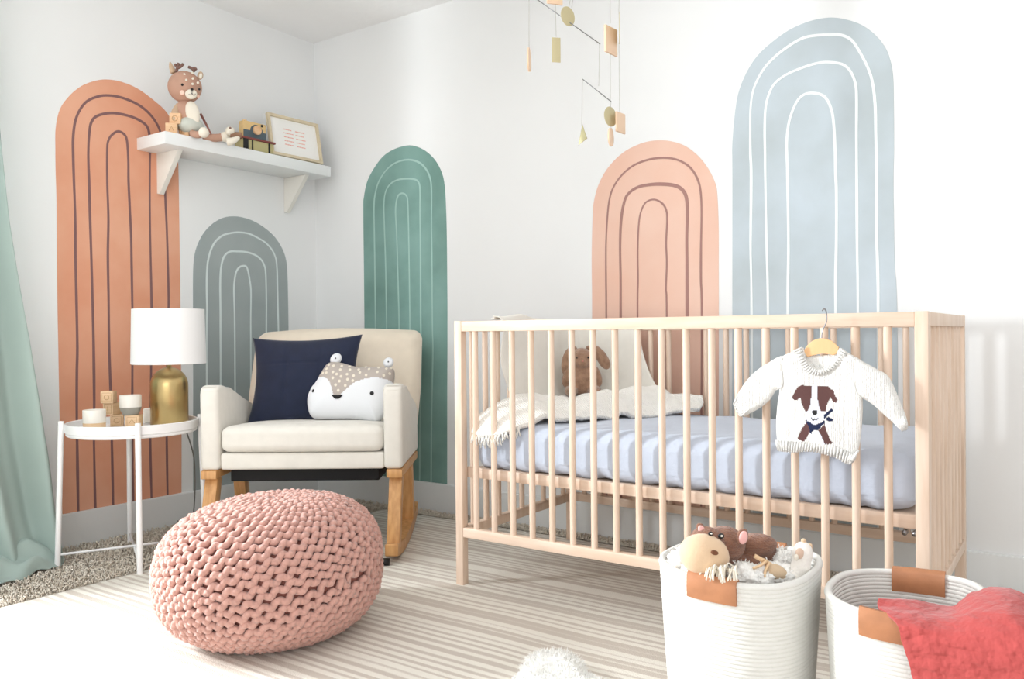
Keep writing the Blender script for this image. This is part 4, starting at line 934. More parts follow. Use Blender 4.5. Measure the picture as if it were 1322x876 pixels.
b = BM()
hk = [(2.6575, SY, 0.776), (2.6575, SY, 0.79), (2.662, SY-0.0005, 0.805), (2.6685, SY-0.001, 0.820), (2.6685, SY, 0.838), (2.664, SY+0.008, 0.848), (2.658, SY+0.018, 0.8495), (2.653, SY+0.024, 0.846)]
tube(b, cat(hk, 6), 0.0014, 8); obj('wire_hook', b, M_steel, th_, world=True)

# ------------------------------------------------------------------ rope baskets
def basket(label, cx, cy, rz, a=0.150, bb=0.127, hh=0.335):
    t = thing('rope_basket', label, 'basket', (cx, cy, 0.012), rz, 'white rope storage baskets')
    def P(th, z, da=0.0):
        n = 2.6; k = 0.86+0.14*(z/hh)**0.8
        c, s = math.cos(th), math.sin(th)
        return Vector(((a*k+da)*abs(c)**(2/n)*(1 if c > 0 else -1), (bb*k+da)*abs(s)**(2/n)*(1 if s > 0 else -1), z+0.004*math.sin(2*th+0.6)*(z/hh)))
    b = BM(); n = 39
    for k in range(n):
        z = 0.005+k*(hh-0.006)/(n-1)
        r = 0.0058 if k < n-1 else 0.0072
        tube(b, [P(2*PI*i/96, z, -0.0*k) for i in range(96)], r, 6, closed=True)
    vs_ = [b.verts.new(P(2*PI*i/96, 0.004)) for i in range(96)]; b.faces.new(vs_)
    obj('basket_body', b, M_rope, t)
    for s in (-1, 1):
        b = BM(); rows_ = []
        for i in range(25):
            x = (i/24*2-1)*0.048
            # angle on the rim with this x
            lo, hi = 0.0, PI
            for _ in range(30):
                md = (lo+hi)/2
                if P(md, hh).x > x: lo = md
                else: hi = md
            c = P(lo, hh); y = abs(c.y)*s
            rows_.append([Vector((x, y+s*o_, hh+z_+0.004*math.sin(2*lo*s+0.6))) for o_, z_ in ((0.0095, -0.037), (0.0115, -0.02), (0.0105, 0.004), (0.004, 0.011), (-0.006, 0.010), (-0.0115, 0.002), (-0.011, -0.02), (-0.009, -0.037))])
        R_ = [[b.verts.new(p) for p in r_] for r_ in rows_]
        for A, B in zip(R_[:-1], R_[1:]):
            for k in range(8): b.faces.new((A[k], A[(k+1) % 8], B[(k+1) % 8], B[k]))
        b.faces.new(R_[0]); b.faces.new(list(reversed(R_[-1])))
        obj('leather_handle', b, M_leather, t, auto=50)
    return t
basket('white rope basket full of soft toys in front of the crib', 2.583, -1.181, 0.0, 0.146, 0.154, 0.318)
basket('white rope basket with a coral blanket at the right edge', 2.887, -1.157, 0.0, 0.127, 0.155, 0.298)

# ------------------------------------------------------------------ toys in the first basket
t = thing('plush_horse', 'brown plush horse with tan muzzle lying in the toy basket', 'soft toy', (2.5618, -1.2559, 0.3621))
b = BM()
hc = Vector((2.5744, -1.2470, 0.3773))
ell(b, hc, (0.042, 0.036, 0.036), rot('Z', 35)); ell(b, Vector((2.5530, -1.2862, 0.3858)), (0.035, 0.03, 0.032))
ell(b, Vector((2.6116, -1.1724, 0.3664)), (0.045, 0.028, 0.022), rot('Z', 30)); ell(b, Vector((2.6089, -1.1501, 0.3389)), (0.045, 0.03, 0.026), rot('Z', 30))
ell(b, Vector((2.6114, -1.1242, 0.2947)), (0.05, 0.04, 0.04)); ell(b, Vector((2.5921, -1.1863, 0.3147)), (0.045, 0.04, 0.04))
o = obj('horse_body', b, mat('chestnut_plush', (0.62, 0.43, 0.33), 0.95, col2=(0.50, 0.33, 0.25), vs=70, stretch=(1, 1, 4), bump=1.0, bs=230, bdist=0.004, sheen=0.3), t, world=True); remesh(o, 0.004, 5)
b = BM(); ell(b, Vector((2.5587, -1.3128, 0.3684)), (0.049, 0.036, 0.040), rot('Z', 35) @ rot('Y', 14)); obj('muzzle', b, mat('tan_plush', (0.87, 0.75, 0.62), 0.95, bump=0.4, bs=300, sheen=0.3), t, world=True)
b = BM(); ell(b, Vector((2.5901, -1.3396, 0.3834)), (0.0075, 0.003, 0.0045), rot('Z', 35) @ rot('Y', 15)); obj('nostril', b, mat('nostril_brown', (0.45, 0.29, 0.20), 0.9), t, world=True)
for (px_, c_, sz) in ((0, (2.6194, -1.2703, 0.4028), 1), (1, (2.5445, -1.2920, 0.4116), 0.8)):
    b = BM(); c_ = Vector(c_)
    ell(b, c_, (0.0115*sz, 0.007, 0.0165*sz), rot('Z', 35) @ rot('Y', 12 if px_ == 0 else -25)); e_ = obj('ear', b, MC['chestnut_plush'], t, world=True)
    b = BM(); ell(b, c_+Vector((0.0036, -0.0052, 0)), (0.0085*sz, 0.004, 0.013*sz), rot('Z', 35) @ rot('Y', 12 if px_ == 0 else -25)); obj('ear_lining', b, mat('pink_plush', (0.92, 0.70, 0.68), 0.9, sheen=0.3), e_, world=True)
for c_, r_ in (((2.5858, -1.2937, 0.4046), 0.0062), ((2.5704, -1.3080, 0.4100), 0.005)):
    b = BM(); ell(b, Vector(c_), (r_, 0.004, r_*0.85), rot('Z', 35)); e_ = obj('eye', b, M_ink, t, world=True)
    b = BM(); ell(b, Vector(c_)+Vector((0.003, -0.0042, 0.0012)), (r_*0.4, 0.001, r_*0.35), rot('Z', 35)); obj('eye_glint', b, M_ceram, e_, world=True)

def fleece(name, label, cat_, parts, n, ln, grp=None, m=None):
    t = thing(name, label, cat_, parts[0][0], 0, grp)
    b = BM(); sp_ = []
    for i, (c, r) in enumerate(parts):
        vv = blob(b, c, r, 0.22, seed=i*3.1, sub=5)
        for v in vv: v.co += (v.co-Vector(c)).normalized()*0.0035*(noise.noise(v.co*190)+0.6*noise.noise(v.co*420))
    sp_ = surfspots(b)
    furr(b, sp_, ln, n)
    obj('fleece_cover', b, m or M_fur, t, world=True)
    return t
fleece('plush_lamb', 'fluffy white fleece toy filling the front of the toy basket', 'soft toy',
       [((2.6208, -1.2516, 0.3214), (0.048, 0.038, 0.026)), ((2.6591, -1.2005, 0.3180), (0.040, 0.040, 0.024)), ((2.6240, -1.1647, 0.2279), (0.06, 0.05, 0.05))], 700, 0.008)
fleece('sheepskin_scrap', 'white fleece bundle under the horse muzzle at the left of the toy basket', 'soft toy',
       [((2.5021, -1.2733, 0.3355), (0.034, 0.034, 0.030)), ((2.5404, -1.2954, 0.3314), (0.036, 0.030, 0.022)), ((2.5375, -1.2492, 0.2591), (0.045, 0.045, 0.05))], 600, 0.008)
fleece('pompom', 'small white pompom between the horse and the llama', 'pompom', [((2.6566, -1.1412, 0.3345), (0.021, 0.021, 0.020))], 300, 0.008)
t = thing('macrame_tassels', 'cream macrame tassels lying over the fleece toy', 'tassels', (2.6126, -1.3303, 0.3526)); b = BM()
for k in range(34):
    q = random.uniform(0, 0.05)
    p0 = Vector((2.5832, -1.3325, 0.3485))+Vector((q*0.82, q*0.57, random.uniform(-0.004, 0.006)))+Vector((-0.57, 0.82, 0))*random.uniform(-0.02, 0.012)
    a = random.uniform(-1.6, 1.6)
    pts = [p0, p0+Vector((0.006*a, -0.006, 0.008)), p0+Vector((0.008*a, -0.014, 0.004)), p0+Vector((0.012*a, -0.018, -0.010-random.uniform(0, .008)))]
    tube(b, cat(pts, 4), 0.0017, 6)
obj('tassel_cords', b, M_ivory, t, world=True)
t = thing('plush_llama', 'white plush llama with tan ears poking from the toy basket', 'soft toy', (2.6995, -1.1845, 0.3236))
b = BM()
ell(b, Vector((2.7071, -1.1790, 0.3614)), (0.0205, 0.018, 0.026), rot('Y', 8)); ell(b, Vector((2.7033, -1.1819, 0.3311)), (0.020, 0.018, 0.040), rot('Y', 8)); ell(b, Vector((2.6844, -1.1953, 0.2859)), (0.036, 0.03, 0.045))
o = obj('llama_body', b, mat('ivory_plush', (0.95, 0.93, 0.90), 0.95, bump=0.6, bs=260, sheen=0.3), t, world=True); remesh(o, 0.004, 5)
for a_, c_ in (((2.7097, -1.1770, 0.3795), (2.7085, -1.1778, 0.3917)), ((2.7183, -1.1711, 0.3719), (2.7190, -1.1705, 0.3825))):
    b = BM(); tube(b, cat([a_, tuple((Vector(a_)+Vector(c_))/2), c_], 4), [0.0055]*4+[0.005]*3+[0.004, 0.0025], 10); obj('ear', b, mat('tan_plush', (0.87, 0.75, 0.62), 0.95), t, world=True)
b = BM(); ell(b, Vector((2.7070, -1.1973, 0.3670)), (0.0085, 0.004, 0.0105), rot('Z', 35)); f_ = obj('face_patch', b, mat('face_tan', (0.85, 0.74, 0.66), 0.95), t, world=True)
b = BM(); ell(b, Vector((2.7029, -1.2063, 0.3609)), (0.0045, 0.0025, 0.0065), rot('Z', 35)); obj('muzzle', b, M_ivory, t, world=True)
t = thing('twig_toy', 'tan wooden stick toy lying between horse and llama', 'toy', (2.6436, -1.2233, 0.3469))
b = BM()
tube(b, cat([(2.6366, -1.2525, 0.3646), (2.6476, -1.2448, 0.3570), (2.6530, -1.2289, 0.3482), (2.6672, -1.2070, 0.3315)], 4), [0.0042]*5+[0.0048]*5+[0.005]*3, 10); obj('stick', b, M_maple, t, world=True)
for a_, c_, e_ in (((2.6578, -1.2438, 0.3568), (2.6500, -1.2615, 0.3494), (2.6407, -1.2741, 0.3465)), ((2.6615, -1.2413, 0.3523), (2.6585, -1.2557, 0.3389), (2.6588, -1.2616, 0.3286))):
    b = BM(); tube(b, cat([a_, c_, e_], 4), 0.0027, 8); obj('stick_leg', b, M_maple, t, world=True)
b = BM(); ell(b, Vector((2.6681, -1.2247, 0.3314)), (0.024, 0.018, 0.015), rot('Z', 30) @ rot('Y', 20)); obj('felt_body', b, mat('sand_felt', (0.82, 0.72, 0.60), 0.9, bump=0.5, bs=250), t, world=True)

# ------------------------------------------------------------------ coral blanket over the second basket
rows = [
 [(2.8750, -1.1200, 0.1740), (2.9080, -1.1200, 0.1810), (2.9540, -1.1200, 0.1910), (3.0000, -1.1200, 0.2010), (3.0460, -1.1200, 0.2110), (3.0860, -1.1200, 0.2200), (3.1480, -1.1200, 0.2340)],
 [(2.8660, -1.2500, 0.3130), (2.9130, -1.2100, 0.3090), (2.9680, -1.1600, 0.2950), (2.9990, -1.1600, 0.3270), (3.0440, -1.1600, 0.3420), (3.0930, -1.1800, 0.3360), (3.1590, -1.2000, 0.3070)],
 [(2.8650, -1.2880, 0.3160), (2.9120, -1.2880, 0.3190), (2.9710, -1.2880, 0.3200), (3.0160, -1.2880, 0.3390), (3.0620, -1.2880, 0.3500), (3.1090, -1.2880, 0.3340), (3.1700, -1.2880, 0.3060)],
 [(2.9010, -1.3370, 0.3130), (2.9290, -1.3370, 0.3140), (2.9800, -1.3370, 0.3130), (3.0270, -1.3370, 0.3230), (3.0720, -1.3370, 0.3320), (3.1150, -1.3370, 0.3220), (3.1700, -1.3370, 0.2930)],
 [(2.9130, -1.3520, 0.2890), (2.9430, -1.3520, 0.2920), (2.9870, -1.3520, 0.2920), (3.0300, -1.3520, 0.2990), (3.0760, -1.3520, 0.3060), (3.1210, -1.3520, 0.2970), (3.1690, -1.3520, 0.2700)],
 [(2.9230, -1.3580, 0.2630), (2.9510, -1.3580, 0.2670), (2.9930, -1.3580, 0.2690), (3.0360, -1.3580, 0.2730), (3.0810, -1.3580, 0.2790), (3.1220, -1.3580, 0.2720), (3.1690, -1.3580, 0.2380)],
 [(2.9340, -1.3600, 0.2210), (2.9610, -1.3600, 0.2220), (2.9990, -1.3600, 0.2240), (3.0410, -1.3600, 0.2300), (3.0830, -1.3600, 0.2350), (3.1220, -1.3600, 0.2320), (3.1690, -1.3600, 0.2050)],
 [(2.9450, -1.3600, 0.1560), (2.9720, -1.3600, 0.1610), (3.0070, -1.3600, 0.1630), (3.0470, -1.3600, 0.1690), (3.0870, -1.3600, 0.1750), (3.1240, -1.3600, 0.1810), (3.1690, -1.3600, 0.1650)]]
b = BM(); cols = ctrl(rows, 14, 14)
out_ = []
for c in cols:
    out_.append([Vector(p)+Vector((-0.57, 0.82, 0.2))*(-0.0042*noise.noise(Vector((p[0]*38, p[1]*38, p[2]*95)))-0.0016*noise.noise(Vector((p[0]*120, p[1]*120, p[2]*190)))) for p in c])
grid_pts(b, out_); o = obj('coral_blanket', b, M_coral); solid(o, 0.005, 0)
tag(o, 'coral red crinkled muslin blanket spilling over the right basket', 'blanket')

# ------------------------------------------------------------------ sheepskin
t = thing('sheepskin', 'fluffy white sheepskin on the rug at the bottom edge', 'rug', CF(0.088, 1.79, 0.012), AZ)
b = BM()
ol = cat([(0.10+x-0.10, y) for x, y in [(-0.07, 0.12), (-0.045, 0.15), (0.0, 0.165), (0.04, 0.15), (0.07, 0.11), (0.085, 0.04), (0.14, -0.06), (0.2, -0.2), (0.2, -0.42), (-0.18, -0.42), (-0.18, -0.2), (-0.13, -0.06), (-0.08, 0.04)]], 5, True)
puff(b, ol, 0.006, 0.035, 0.06, lambda x, y, tt: Vector((x, y, max(tt, 0)*(1+0.3*noise.noise(Vector((x*20, y*20, 0)))+0.25*noise.noise(Vector((x*110, y*110, 0))))+0.002)), back=0.0)
sp_ = [(p, n) for p, n in surfspots(b) if p.z > 0.004]
furr(b, sp_, 0.013, 14000, 0.0008, 0.6, 1.0)
obj('fleece_cover', b, M_fur, t)

# ------------------------------------------------------------------ hanging mobile
t = thing('hanging_mobile', 'brass and wood geometric mobile hanging above the crib', 'mobile', (1.9212, -0.5554, 2.2708))
def string(a, c):
    b = BM(); tube(b, [a, c], 0.0008, 6); return obj('string', b, M_string, t, world=True)
HB = (1.8928, -0.5764, 2.1021)
string((HB[0], HB[1], H-0.001), HB)
b = BM(); tube(b, [(HB[0], HB[1], H-0.012), (HB[0], HB[1], H)], 0.02, 20); obj('ceiling_hook', b, M_white, t, world=True)
def wire(a, c, n='wire_arm'):
    b = BM(); tube(b, [a, c], 0.0014, 8); return obj(n, b, M_steel, t, world=True)
wire((1.7531, -0.6755, 1.8524), (1.9288, -0.5541, 1.6984)); wire((1.8828, -0.5869, 1.5902), (1.9558, -0.5365, 1.5194)); wire((1.8084, -0.6970, 1.9829), (1.9572, -0.4697, 2.2252)); wire((1.9470, -0.5272, 1.9853), (1.9750, -0.5075, 2.0214))
string(HB, (1.8560, -0.6041, 1.8127)); string(HB, (1.8419, -0.6142, 1.7693)); string(HB, (1.9490, -0.5259, 1.9853)); string(HB, (1.8128, -0.6333, 1.9339))
string((1.7471, -0.6797, 1.8476), (1.7465, -0.6813, 1.6883)); string((1.8128, -0.6333, 1.9339), (1.8144, -0.6330, 1.8228)); string((1.8144, -0.6330, 1.8228), (1.8160, -0.6326, 1.7213)); string((1.9268, -0.5555, 1.6984), (1.9243, -0.5581, 1.5680))
string((1.8828, -0.5870, 1.5854), (1.8803, -0.5897, 1.4453)); string((1.9490, -0.5259, 1.9853), (1.9501, -0.5266, 1.7671)); string((1.9497, -0.5275, 1.6701), (1.9539, -0.5379, 1.5194)); string((1.9750, -0.5075, 2.0214), (1.9721, -0.5111, 1.7959)); string((1.9671, -0.5030, 1.7098), (1.9682, -0.5037, 1.4932)); string((1.9558, -0.5365, 1.5194), (1.9538, -0.5381, 1.4976))
def plate(name, cpt, poly, th, rz, m, tilt=0):
    b = BM(); prism(b, [(x, z) for x, z in poly], -th/2, th/2, 'Y', min(0.0006, th*0.3))
    b.transform(Matrix.Translation(Vector(cpt)) @ Matrix.Rotation(AZ+math.radians(rz), 4, 'Z') @ Matrix.Rotation(math.radians(tilt), 4, 'Y'))
    return obj(name, b, m, t, world=True, auto=30)
cir = lambda r, sx=1: [(r*sx*math.cos(2*PI*k/32), r*math.sin(2*PI*k/32)) for k in range(32)]
rc = lambda w_, h_: [(-w_/2, -h_/2), (w_/2, -h_/2), (w_/2, h_/2), (-w_/2, h_/2)]
plate('gold_disc', (1.8485, -0.6156, 1.7843), cir(0.030), 0.0015, 40, M_gold)
plate('gold_plate', (1.8158, -0.6330, 1.6815), rc(0.028, 0.077), 0.0015, 12, M_gold)
plate('wood_plate', (1.8126, -0.6340, 1.8614), rc(0.052, 0.075), 0.006, 20, M_blush)
plate('wood_square', (1.9509, -0.5264, 1.7125), rc(0.066, 0.083), 0.007, 50, M_blush)
plate('wood_disc', (1.7463, -0.6816, 1.6520), cir(0.036), 0.006, 82, M_blush)
plate('gold_disc', (1.9683, -0.5018, 1.7560), cir(0.048), 0.0015, 82, M_gold)
plate('gold_triangle', (1.8821, -0.5886, 1.4163), [(0.0, 0.033), (0.018, -0.014), (-0.016, -0.030)], 0.0015, -40, mat('aged_brass', (0.62, 0.59, 0.45), 0.4, metal=0.5))
plate('gold_disc', (1.9537, -0.5384, 1.4723), cir(0.031), 0.0015, 45, M_gold)
plate('wood_square', (1.9724, -0.5071, 1.4566), rc(0.052, 0.062), 0.006, 52, M_blush)
plate('wood_drop', (1.9544, -0.5383, 1.4083), cir(0.028), 0.006, 68, M_blush)
string((1.9536, -0.5385, 1.4542), (1.9535, -0.5387, 1.4349))
# ------------------------------------------------------------------ things on the wall shelf
SZ = 1.6105
# picture frame
t = thing('picture_frame', 'small light wooden picture frame with coral printed words leaning on the shelf', 'picture', (0.150, -0.262, SZ))
up = Vector((-0.055, 0.014, 0.225)).normalized(); rt_ = Vector((0.12, 1.0, 0.055)); rt_ = (rt_-up*rt_.dot(up)).normalized(); nrm = rt_.cross(up)*-1
if nrm.x < 0: nrm = -nrm
def FPt(a, c, n_=0.0): return Vector((0.155, -0.250, SZ+0.0075))+rt_*a+up*c+nrm*n_
def fbox(bm, a0, a1, c0, c1, n0, n1):
    vs = [bm.verts.new(FPt(a, c, n_)) for n_ in (n0, n1) for a, c in ((a0, c0), (a1, c0), (a1, c1), (a0, c1))]
    for q in ((0, 1, 2, 3), (7, 6, 5, 4), (0, 4, 5, 1), (1, 5, 6, 2), (2, 6, 7, 3), (3, 7, 4, 0)): bm.faces.new([vs[i] for i in q])
FW, FH = 0.136, 0.205
b = BM()
fbox(b, -FW, FW, 0, 0.013, 0, 0.018); fbox(b, -FW, FW, FH-0.013, FH, 0, 0.018); fbox(b, -FW, -FW+0.013, 0.013, FH-0.013, 0, 0.018); fbox(b, FW-0.013, FW, 0.013, FH-0.013, 0, 0.018)
obj('frame', b, mat('frame_oak', (0.86, 0.80, 0.68), 0.45, var=0.1, vs=30, stretch=(4, 1, 1)), t, smooth=False, world=True)
b = BM(); fbox(b, -FW+0.012, FW-0.012, 0.012, FH-0.012, 0.002, 0.008); pp = obj('paper', b, mat('print_paper', (0.96, 0.955, 0.94), 0.7), t, smooth=False, world=True)
b = BM()
for ci, cx_ in enumerate((-0.033, 0.030)):
    for r_ in range(5):
        cy_ = 0.142-r_*0.0190; x = cx_-0.023
        while x < cx_+0.020:   # short strokes that read as a line of tiny handwriting
            wl = random.uniform(0.006, 0.012)
            fbox(b, x, x+wl, cy_-0.0022+random.uniform(-.0006, .0006), cy_+0.0020, 0.0078, 0.0086); x += wl+0.0016
o = obj('printed_words', b, mat('coral_ink', (0.93, 0.68, 0.62), 0.8), pp, smooth=False, world=True)

# deer doll
def dp(px_, py_): return Vector((0, 0, 0))
t = thing('plush_deer', 'fawn knitted deer doll with antlers sitting at the left of the shelf', 'soft toy', (0.100, -0.80, SZ), AZ)
DP = math.radians(0)
b = BM(); ell(b, (0.1510, -0.8235, 1.8191), (0.067, 0.060, 0.064), rot('Z', 35)); o = obj('head', b, M_deer, t, world=True)
b = BM(); ell(b, (0.1523, -0.8173, 1.7079), (0.046, 0.040, 0.064), rot('Z', 35) @ rot('Y', -8)); ell(b, (0.1573, -0.8141, 1.6634), (0.046, 0.042, 0.040), rot('Z', 35)); o = obj('torso', b, M_deer, t, world=True); remesh(o, 0.005, 6)
b = BM(); ell(b, (0.1968, -0.8204, 1.7064), (0.028, 0.019, 0.050), rot('Z', 35) @ rot('Y', -12)); obj('belly_patch', b, M_ivory, t, world=True)
b = BM(); lathe(b, [(0.030, 0.040), (0.044, 0.030), (0.052, 0.012), (0.052, 0.0), (0.03, -0.02), (0, -0.02)], 28, (0.1696, -0.8118, 1.6494)); obj('bloomers', b, mat('sage_knit', (0.80, 0.81, 0.77), 0.95, bump=0.4, bs=500), t, world=True)
b = BM(); tube(b, cat([(0.1355, -0.8410, 1.7434), (0.1418, -0.8612, 1.7064), (0.1586, -0.8742, 1.6635)], 5), [0.012, 0.013, 0.014, 0.015, 0.016, 0.017, 0.017, 0.017, 0.016, 0.013, 0.006], 12); obj('arm', b, mat('tan_knit', (0.80, 0.69, 0.58), 0.95, bump=0.4, bs=500), t, world=True)
b = BM(); tube(b, [(0.1550, -0.7544, 1.7242), (0.1733, -0.7419, 1.6822), (0.2078, -0.7426, 1.6352)], [0.005, 0.0045, 0.003], 8); obj('arm', b, mat('russet_knit', (0.62, 0.42, 0.38), 0.95), t, world=True)
for s, pts, ball in ((0, [(0.1970, -0.8233, 1.6241), (0.2327, -0.8229, 1.6127), (0.2683, -0.8224, 1.6137)], (0.2797, -0.8267, 1.6143)), (1, [(0.1802, -0.7619, 1.6227), (0.1995, -0.7240, 1.6239), (0.2114, -0.6913, 1.6317)], (0.2207, -0.6848, 1.6333))):
    b = BM(); tube(b, cat(pts, 5), 0.0165 if s else 0.014, 12); l_ = obj('leg', b, M_deer, t, world=True)
    b = BM(); ell(b, ball, (0.021, 0.020, 0.021)); obj('foot', b, M_ivory, l_, world=True)
def antler(A, B_, C_):
    b = BM(); tube(b, cat(A, 4), 0.0062, 10); tube(b, cat(B_, 4), 0.0058, 10)
    if C_: ell(b, C_, (0.0065, 0.0065, 0.0065), u=10, v=8)
    return obj('antler', b, M_deerd, t, world=True)
antler([(0.1360, -0.8519, 1.8763), (0.1400, -0.8490, 1.8952), (0.1452, -0.8452, 1.9125)], [(0.1400, -0.8490, 1.8920), (0.1548, -0.8447, 1.8966), (0.1684, -0.8413, 1.9058)], (0.1335, -0.8534, 1.9047))
antler([(0.1879, -0.8035, 1.8820), (0.1802, -0.8088, 1.8932), (0.1685, -0.8169, 1.8997)], [(0.1815, -0.8079, 1.8916), (0.1893, -0.8024, 1.8947), (0.1931, -0.7998, 1.8883)], None)
b = BM(); tube(b, cat([(0.1178, -0.8524, 1.8765), (0.1102, -0.8575, 1.9019), (0.1063, -0.8601, 1.9209)], 5), [0.011, 0.0115, 0.0115, 0.011, 0.010, 0.009, 0.008, 0.0065, 0.005, 0.0035, 0.002], 12); e_ = obj('ear', b, MC['tan_knit'], t, world=True)
b = BM(); ell(b, (0.1985, -0.7840, 1.8676), (0.012, 0.009, 0.017), rot('Z', 35) @ rot('Y', 12)); e_ = obj('ear', b, MC['tan_knit'], t, world=True)
b = BM(); ell(b, (0.2104, -0.7904, 1.8622), (0.007, 0.004, 0.011), rot('Z', 35) @ rot('Y', 12)); obj('ear_lining', b, M_ivory, e_, world=True)
b = BM(); ell(b, (0.2184, -0.8403, 1.7749), (0.024, 0.014, 0.020), rot('Z', 35)); mz = obj('muzzle', b, M_ivory, t, world=True)
b = BM(); ell(b, (0.2346, -0.8471, 1.7896), (0.0065, 0.004, 0.0048), rot('Z', 35)); obj('nose', b, M_ink, mz, world=True)
b = BM(); tube(b, cat([(0.2157, -0.8531, 1.7776), (0.2231, -0.8529, 1.7702), (0.2299, -0.8505, 1.7679), (0.2357, -0.8477, 1.7732), (0.2389, -0.8443, 1.7663), (0.2408, -0.8393, 1.7671), (0.2395, -0.8353, 1.7739)], 4), 0.0011, 6); tube(b, [(0.2355, -0.8478, 1.7872), (0.2357, -0.8477, 1.7732)], 0.001, 6); obj('mouth', b, M_ink, mz, world=True)
for c_, nm, m_, r_ in (((0.1947, -0.8638, 1.8114), 'eye', M_ink, 0.0052), ((0.2261, -0.8079, 1.8009), 'eye', M_ink, 0.0045), ((0.1917, -0.8625, 1.7808), 'cheek', mat('cheek_felt', (0.96, 0.80, 0.73), 0.95), 0.0098), ((0.2253, -0.8123, 1.7718), 'cheek', MC['cheek_felt'], 0.006)):
    b = BM(); ell(b, c_, (r_, 0.004, r_), rot('Z', 35)); obj(nm, b, m_, t, world=True)
for c_ in ((0.1901, -0.8509, 1.8569), (0.2037, -0.8230, 1.8677), (0.2063, -0.8532, 1.8309), (0.2272, -0.8374, 1.8372), (0.2314, -0.8419, 1.8132), (0.2322, -0.8181, 1.8236)):
    b = BM(); ell(b, c_, (0.0052, 0.003, 0.0052), rot('Z', 35), 10, 8); obj('spot', b, M_ivory, t, world=True)

# shelf blocks
M_honey = mat('honey_wood', (0.93, 0.78, 0.62), 0.5, col2=(0.90, 0.72, 0.54), vs=30, stretch=(1, 1, 5))
def sblock(label, c, s, rz, m, shape):
    t = thing('toy_block', label, 'toy block', c, rz, 'wooden blocks on the wall shelf')
    b = BM(); box(b, (0, 0, s/2), (s, s, s), 0.0022); obj('cube_body', b, m, t, auto=40)
    b = BM(); tube(b, [(a*s, -s/2-0.0003, s/2+c_*s) for a, c_ in shape], 0.0011, 5); obj('engraving', b, mat('block_engraving', (0.72, 0.55, 0.38), 0.7), t)
ringp = [(0.24*math.cos(k*PI/8), 0.24*math.sin(k*PI/8)) for k in range(17)]
sblock('honey wooden block upper one by the deer with a ring mark', (0.150, -0.862, SZ+0.046), 0.044, AZ+0.1, M_honey, ringp)
sblock('honey wooden block at the left end of the shelf under another', (0.150, -0.884, SZ), 0.045, AZ+0.35, M_honey, [(-0.2, -0.2), (0, 0.2), (0.2, -0.2)])
sblock('honey wooden block between the left end block and deer foot', (0.158, -0.822, SZ), 0.046, AZ-0.2, M_honey, [(-0.15, 0.2), (-0.15, -0.2), (0.15, -0.2)])

# small plush lying between the deer feet and the wooden camera
t = thing('rag_doll', 'tiny cream and brown plush lying between deer feet and wooden camera', 'soft toy', (0.10, -0.58, SZ))
b = BM(); ell(b, (0.2551, -0.6851, 1.6523), (0.020, 0.018, 0.018)); obj('head', b, M_ivory, t, world=True)
b = BM(); ell(b, (0.2680, -0.6943, 1.6607), (0.006, 0.005, 0.005)); obj('cap', b, M_deerd, t, world=True)
b = BM(); tube(b, cat([(0.2550, -0.6852, 1.6362), (0.2651, -0.6661, 1.6385), (0.2778, -0.6450, 1.6391)], 5), 0.012, 12); obj('body', b, mat('walnut_plush', (0.60, 0.46, 0.37), 0.95), t, world=True)
b = BM(); tube(b, cat([(0.2786, -0.7178, 1.5978), (0.2927, -0.7019, 1.6020), (0.3036, -0.6759, 1.6213)], 5), [0.015, 0.0155, 0.016, 0.016, 0.0155, 0.015, 0.014, 0.012, 0.010, 0.008, 0.004], 12); obj('foot', b, M_ivory, t, world=True)

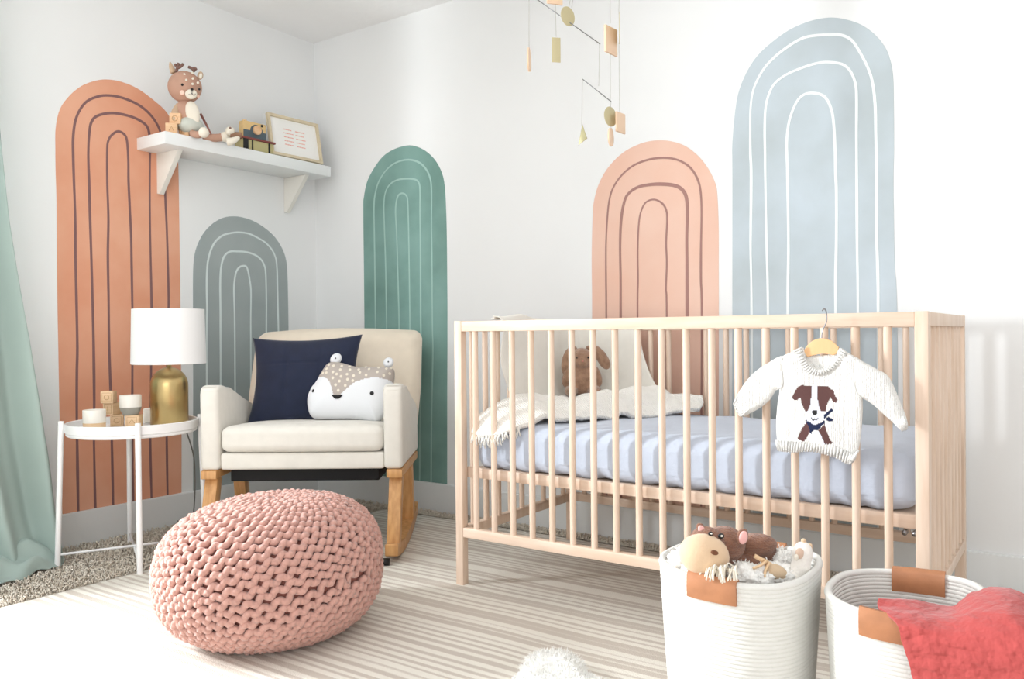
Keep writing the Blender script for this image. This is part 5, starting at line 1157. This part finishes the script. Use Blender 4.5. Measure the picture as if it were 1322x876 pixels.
# wooden camera on the toy wagon
t = thing('toy_wagon', 'olive toy wagon with red brown roof carrying the wooden camera', 'toy', (0.13, -0.466, SZ), PI/2-0.03)
b = BM(); box(b, (0, 0, 0.032), (0.160, 0.062, 0.044), 0.003); obj('wagon_body', b, mat('olive_paint', (0.76, 0.72, 0.52), 0.6), t, auto=40)
b = BM(); box(b, (0, 0, 0.0585), (0.176, 0.072, 0.009), 0.002); obj('roof', b, mat('red_brown_paint', (0.50, 0.24, 0.22), 0.5), t, auto=40)
for x, w_ in ((-0.068, 0.026), (-0.034, 0.007), (0.055, 0.009)):
    b = BM(); box(b, (x, -0.0325, 0.031), (w_, 0.003, 0.046), 0.0008); obj('post', b, M_ink, t, auto=40)
b = BM(); box(b, (0, 0, 0.005), (0.165, 0.05, 0.009), 0.002); obj('chassis', b, M_ink, t, auto=40)
t = thing('wooden_camera', 'yellow and slate wooden toy camera with round lens on the toy wagon', 'toy', (0.125, -0.472, SZ+0.0635), PI/2-0.05)
M_yw = mat('yellow_wood', (0.90, 0.77, 0.54), 0.5, var=0.06, vs=30); M_slate = mat('slate_paint', (0.33, 0.39, 0.42), 0.6)
b = BM(); box(b, (0, 0, 0.038), (0.118, 0.036, 0.076), 0.005, 3); obj('camera_body', b, M_yw, t, auto=40)
b = BM(); pr_ = [(-0.0585, 0.001), (0.0585, 0.001), (0.0585, 0.036)]+[(0.008+0.033*math.cos(a), 0.036+0.030*math.sin(a)) for a in [k*PI/10 for k in range(11)]]+[(-0.0585, 0.036)]
prism(b, pr_, -0.0188, -0.0170, 'Y'); obj('painted_band', b, M_slate, t, auto=40)
b = BM(); lathe(b, [(0, 0), (0.020, 0), (0.020, 0.010), (0.014, 0.012), (0.013, 0.009), (0, 0.009)], 28); b.transform(Matrix.Translation((0.008, -0.0188, 0.041)) @ Matrix.Rotation(PI/2, 4, 'X')); obj('lens', b, M_honey, t, auto=40)
b = BM(); lathe(b, [(0, 0), (0.006, 0), (0.006, 0.002), (0, 0.002)], 16); b.transform(Matrix.Translation((0.036, -0.018, 0.066)) @ Matrix.Rotation(PI/2, 4, 'X')); obj('viewfinder', b, M_ink, t, auto=40)
b = BM(); lathe(b, [(0, 0), (0.009, 0), (0.009, 0.006), (0, 0.007)], 16, (-0.040, 0, 0.076)); obj('shutter_button', b, M_honey, t, auto=40)
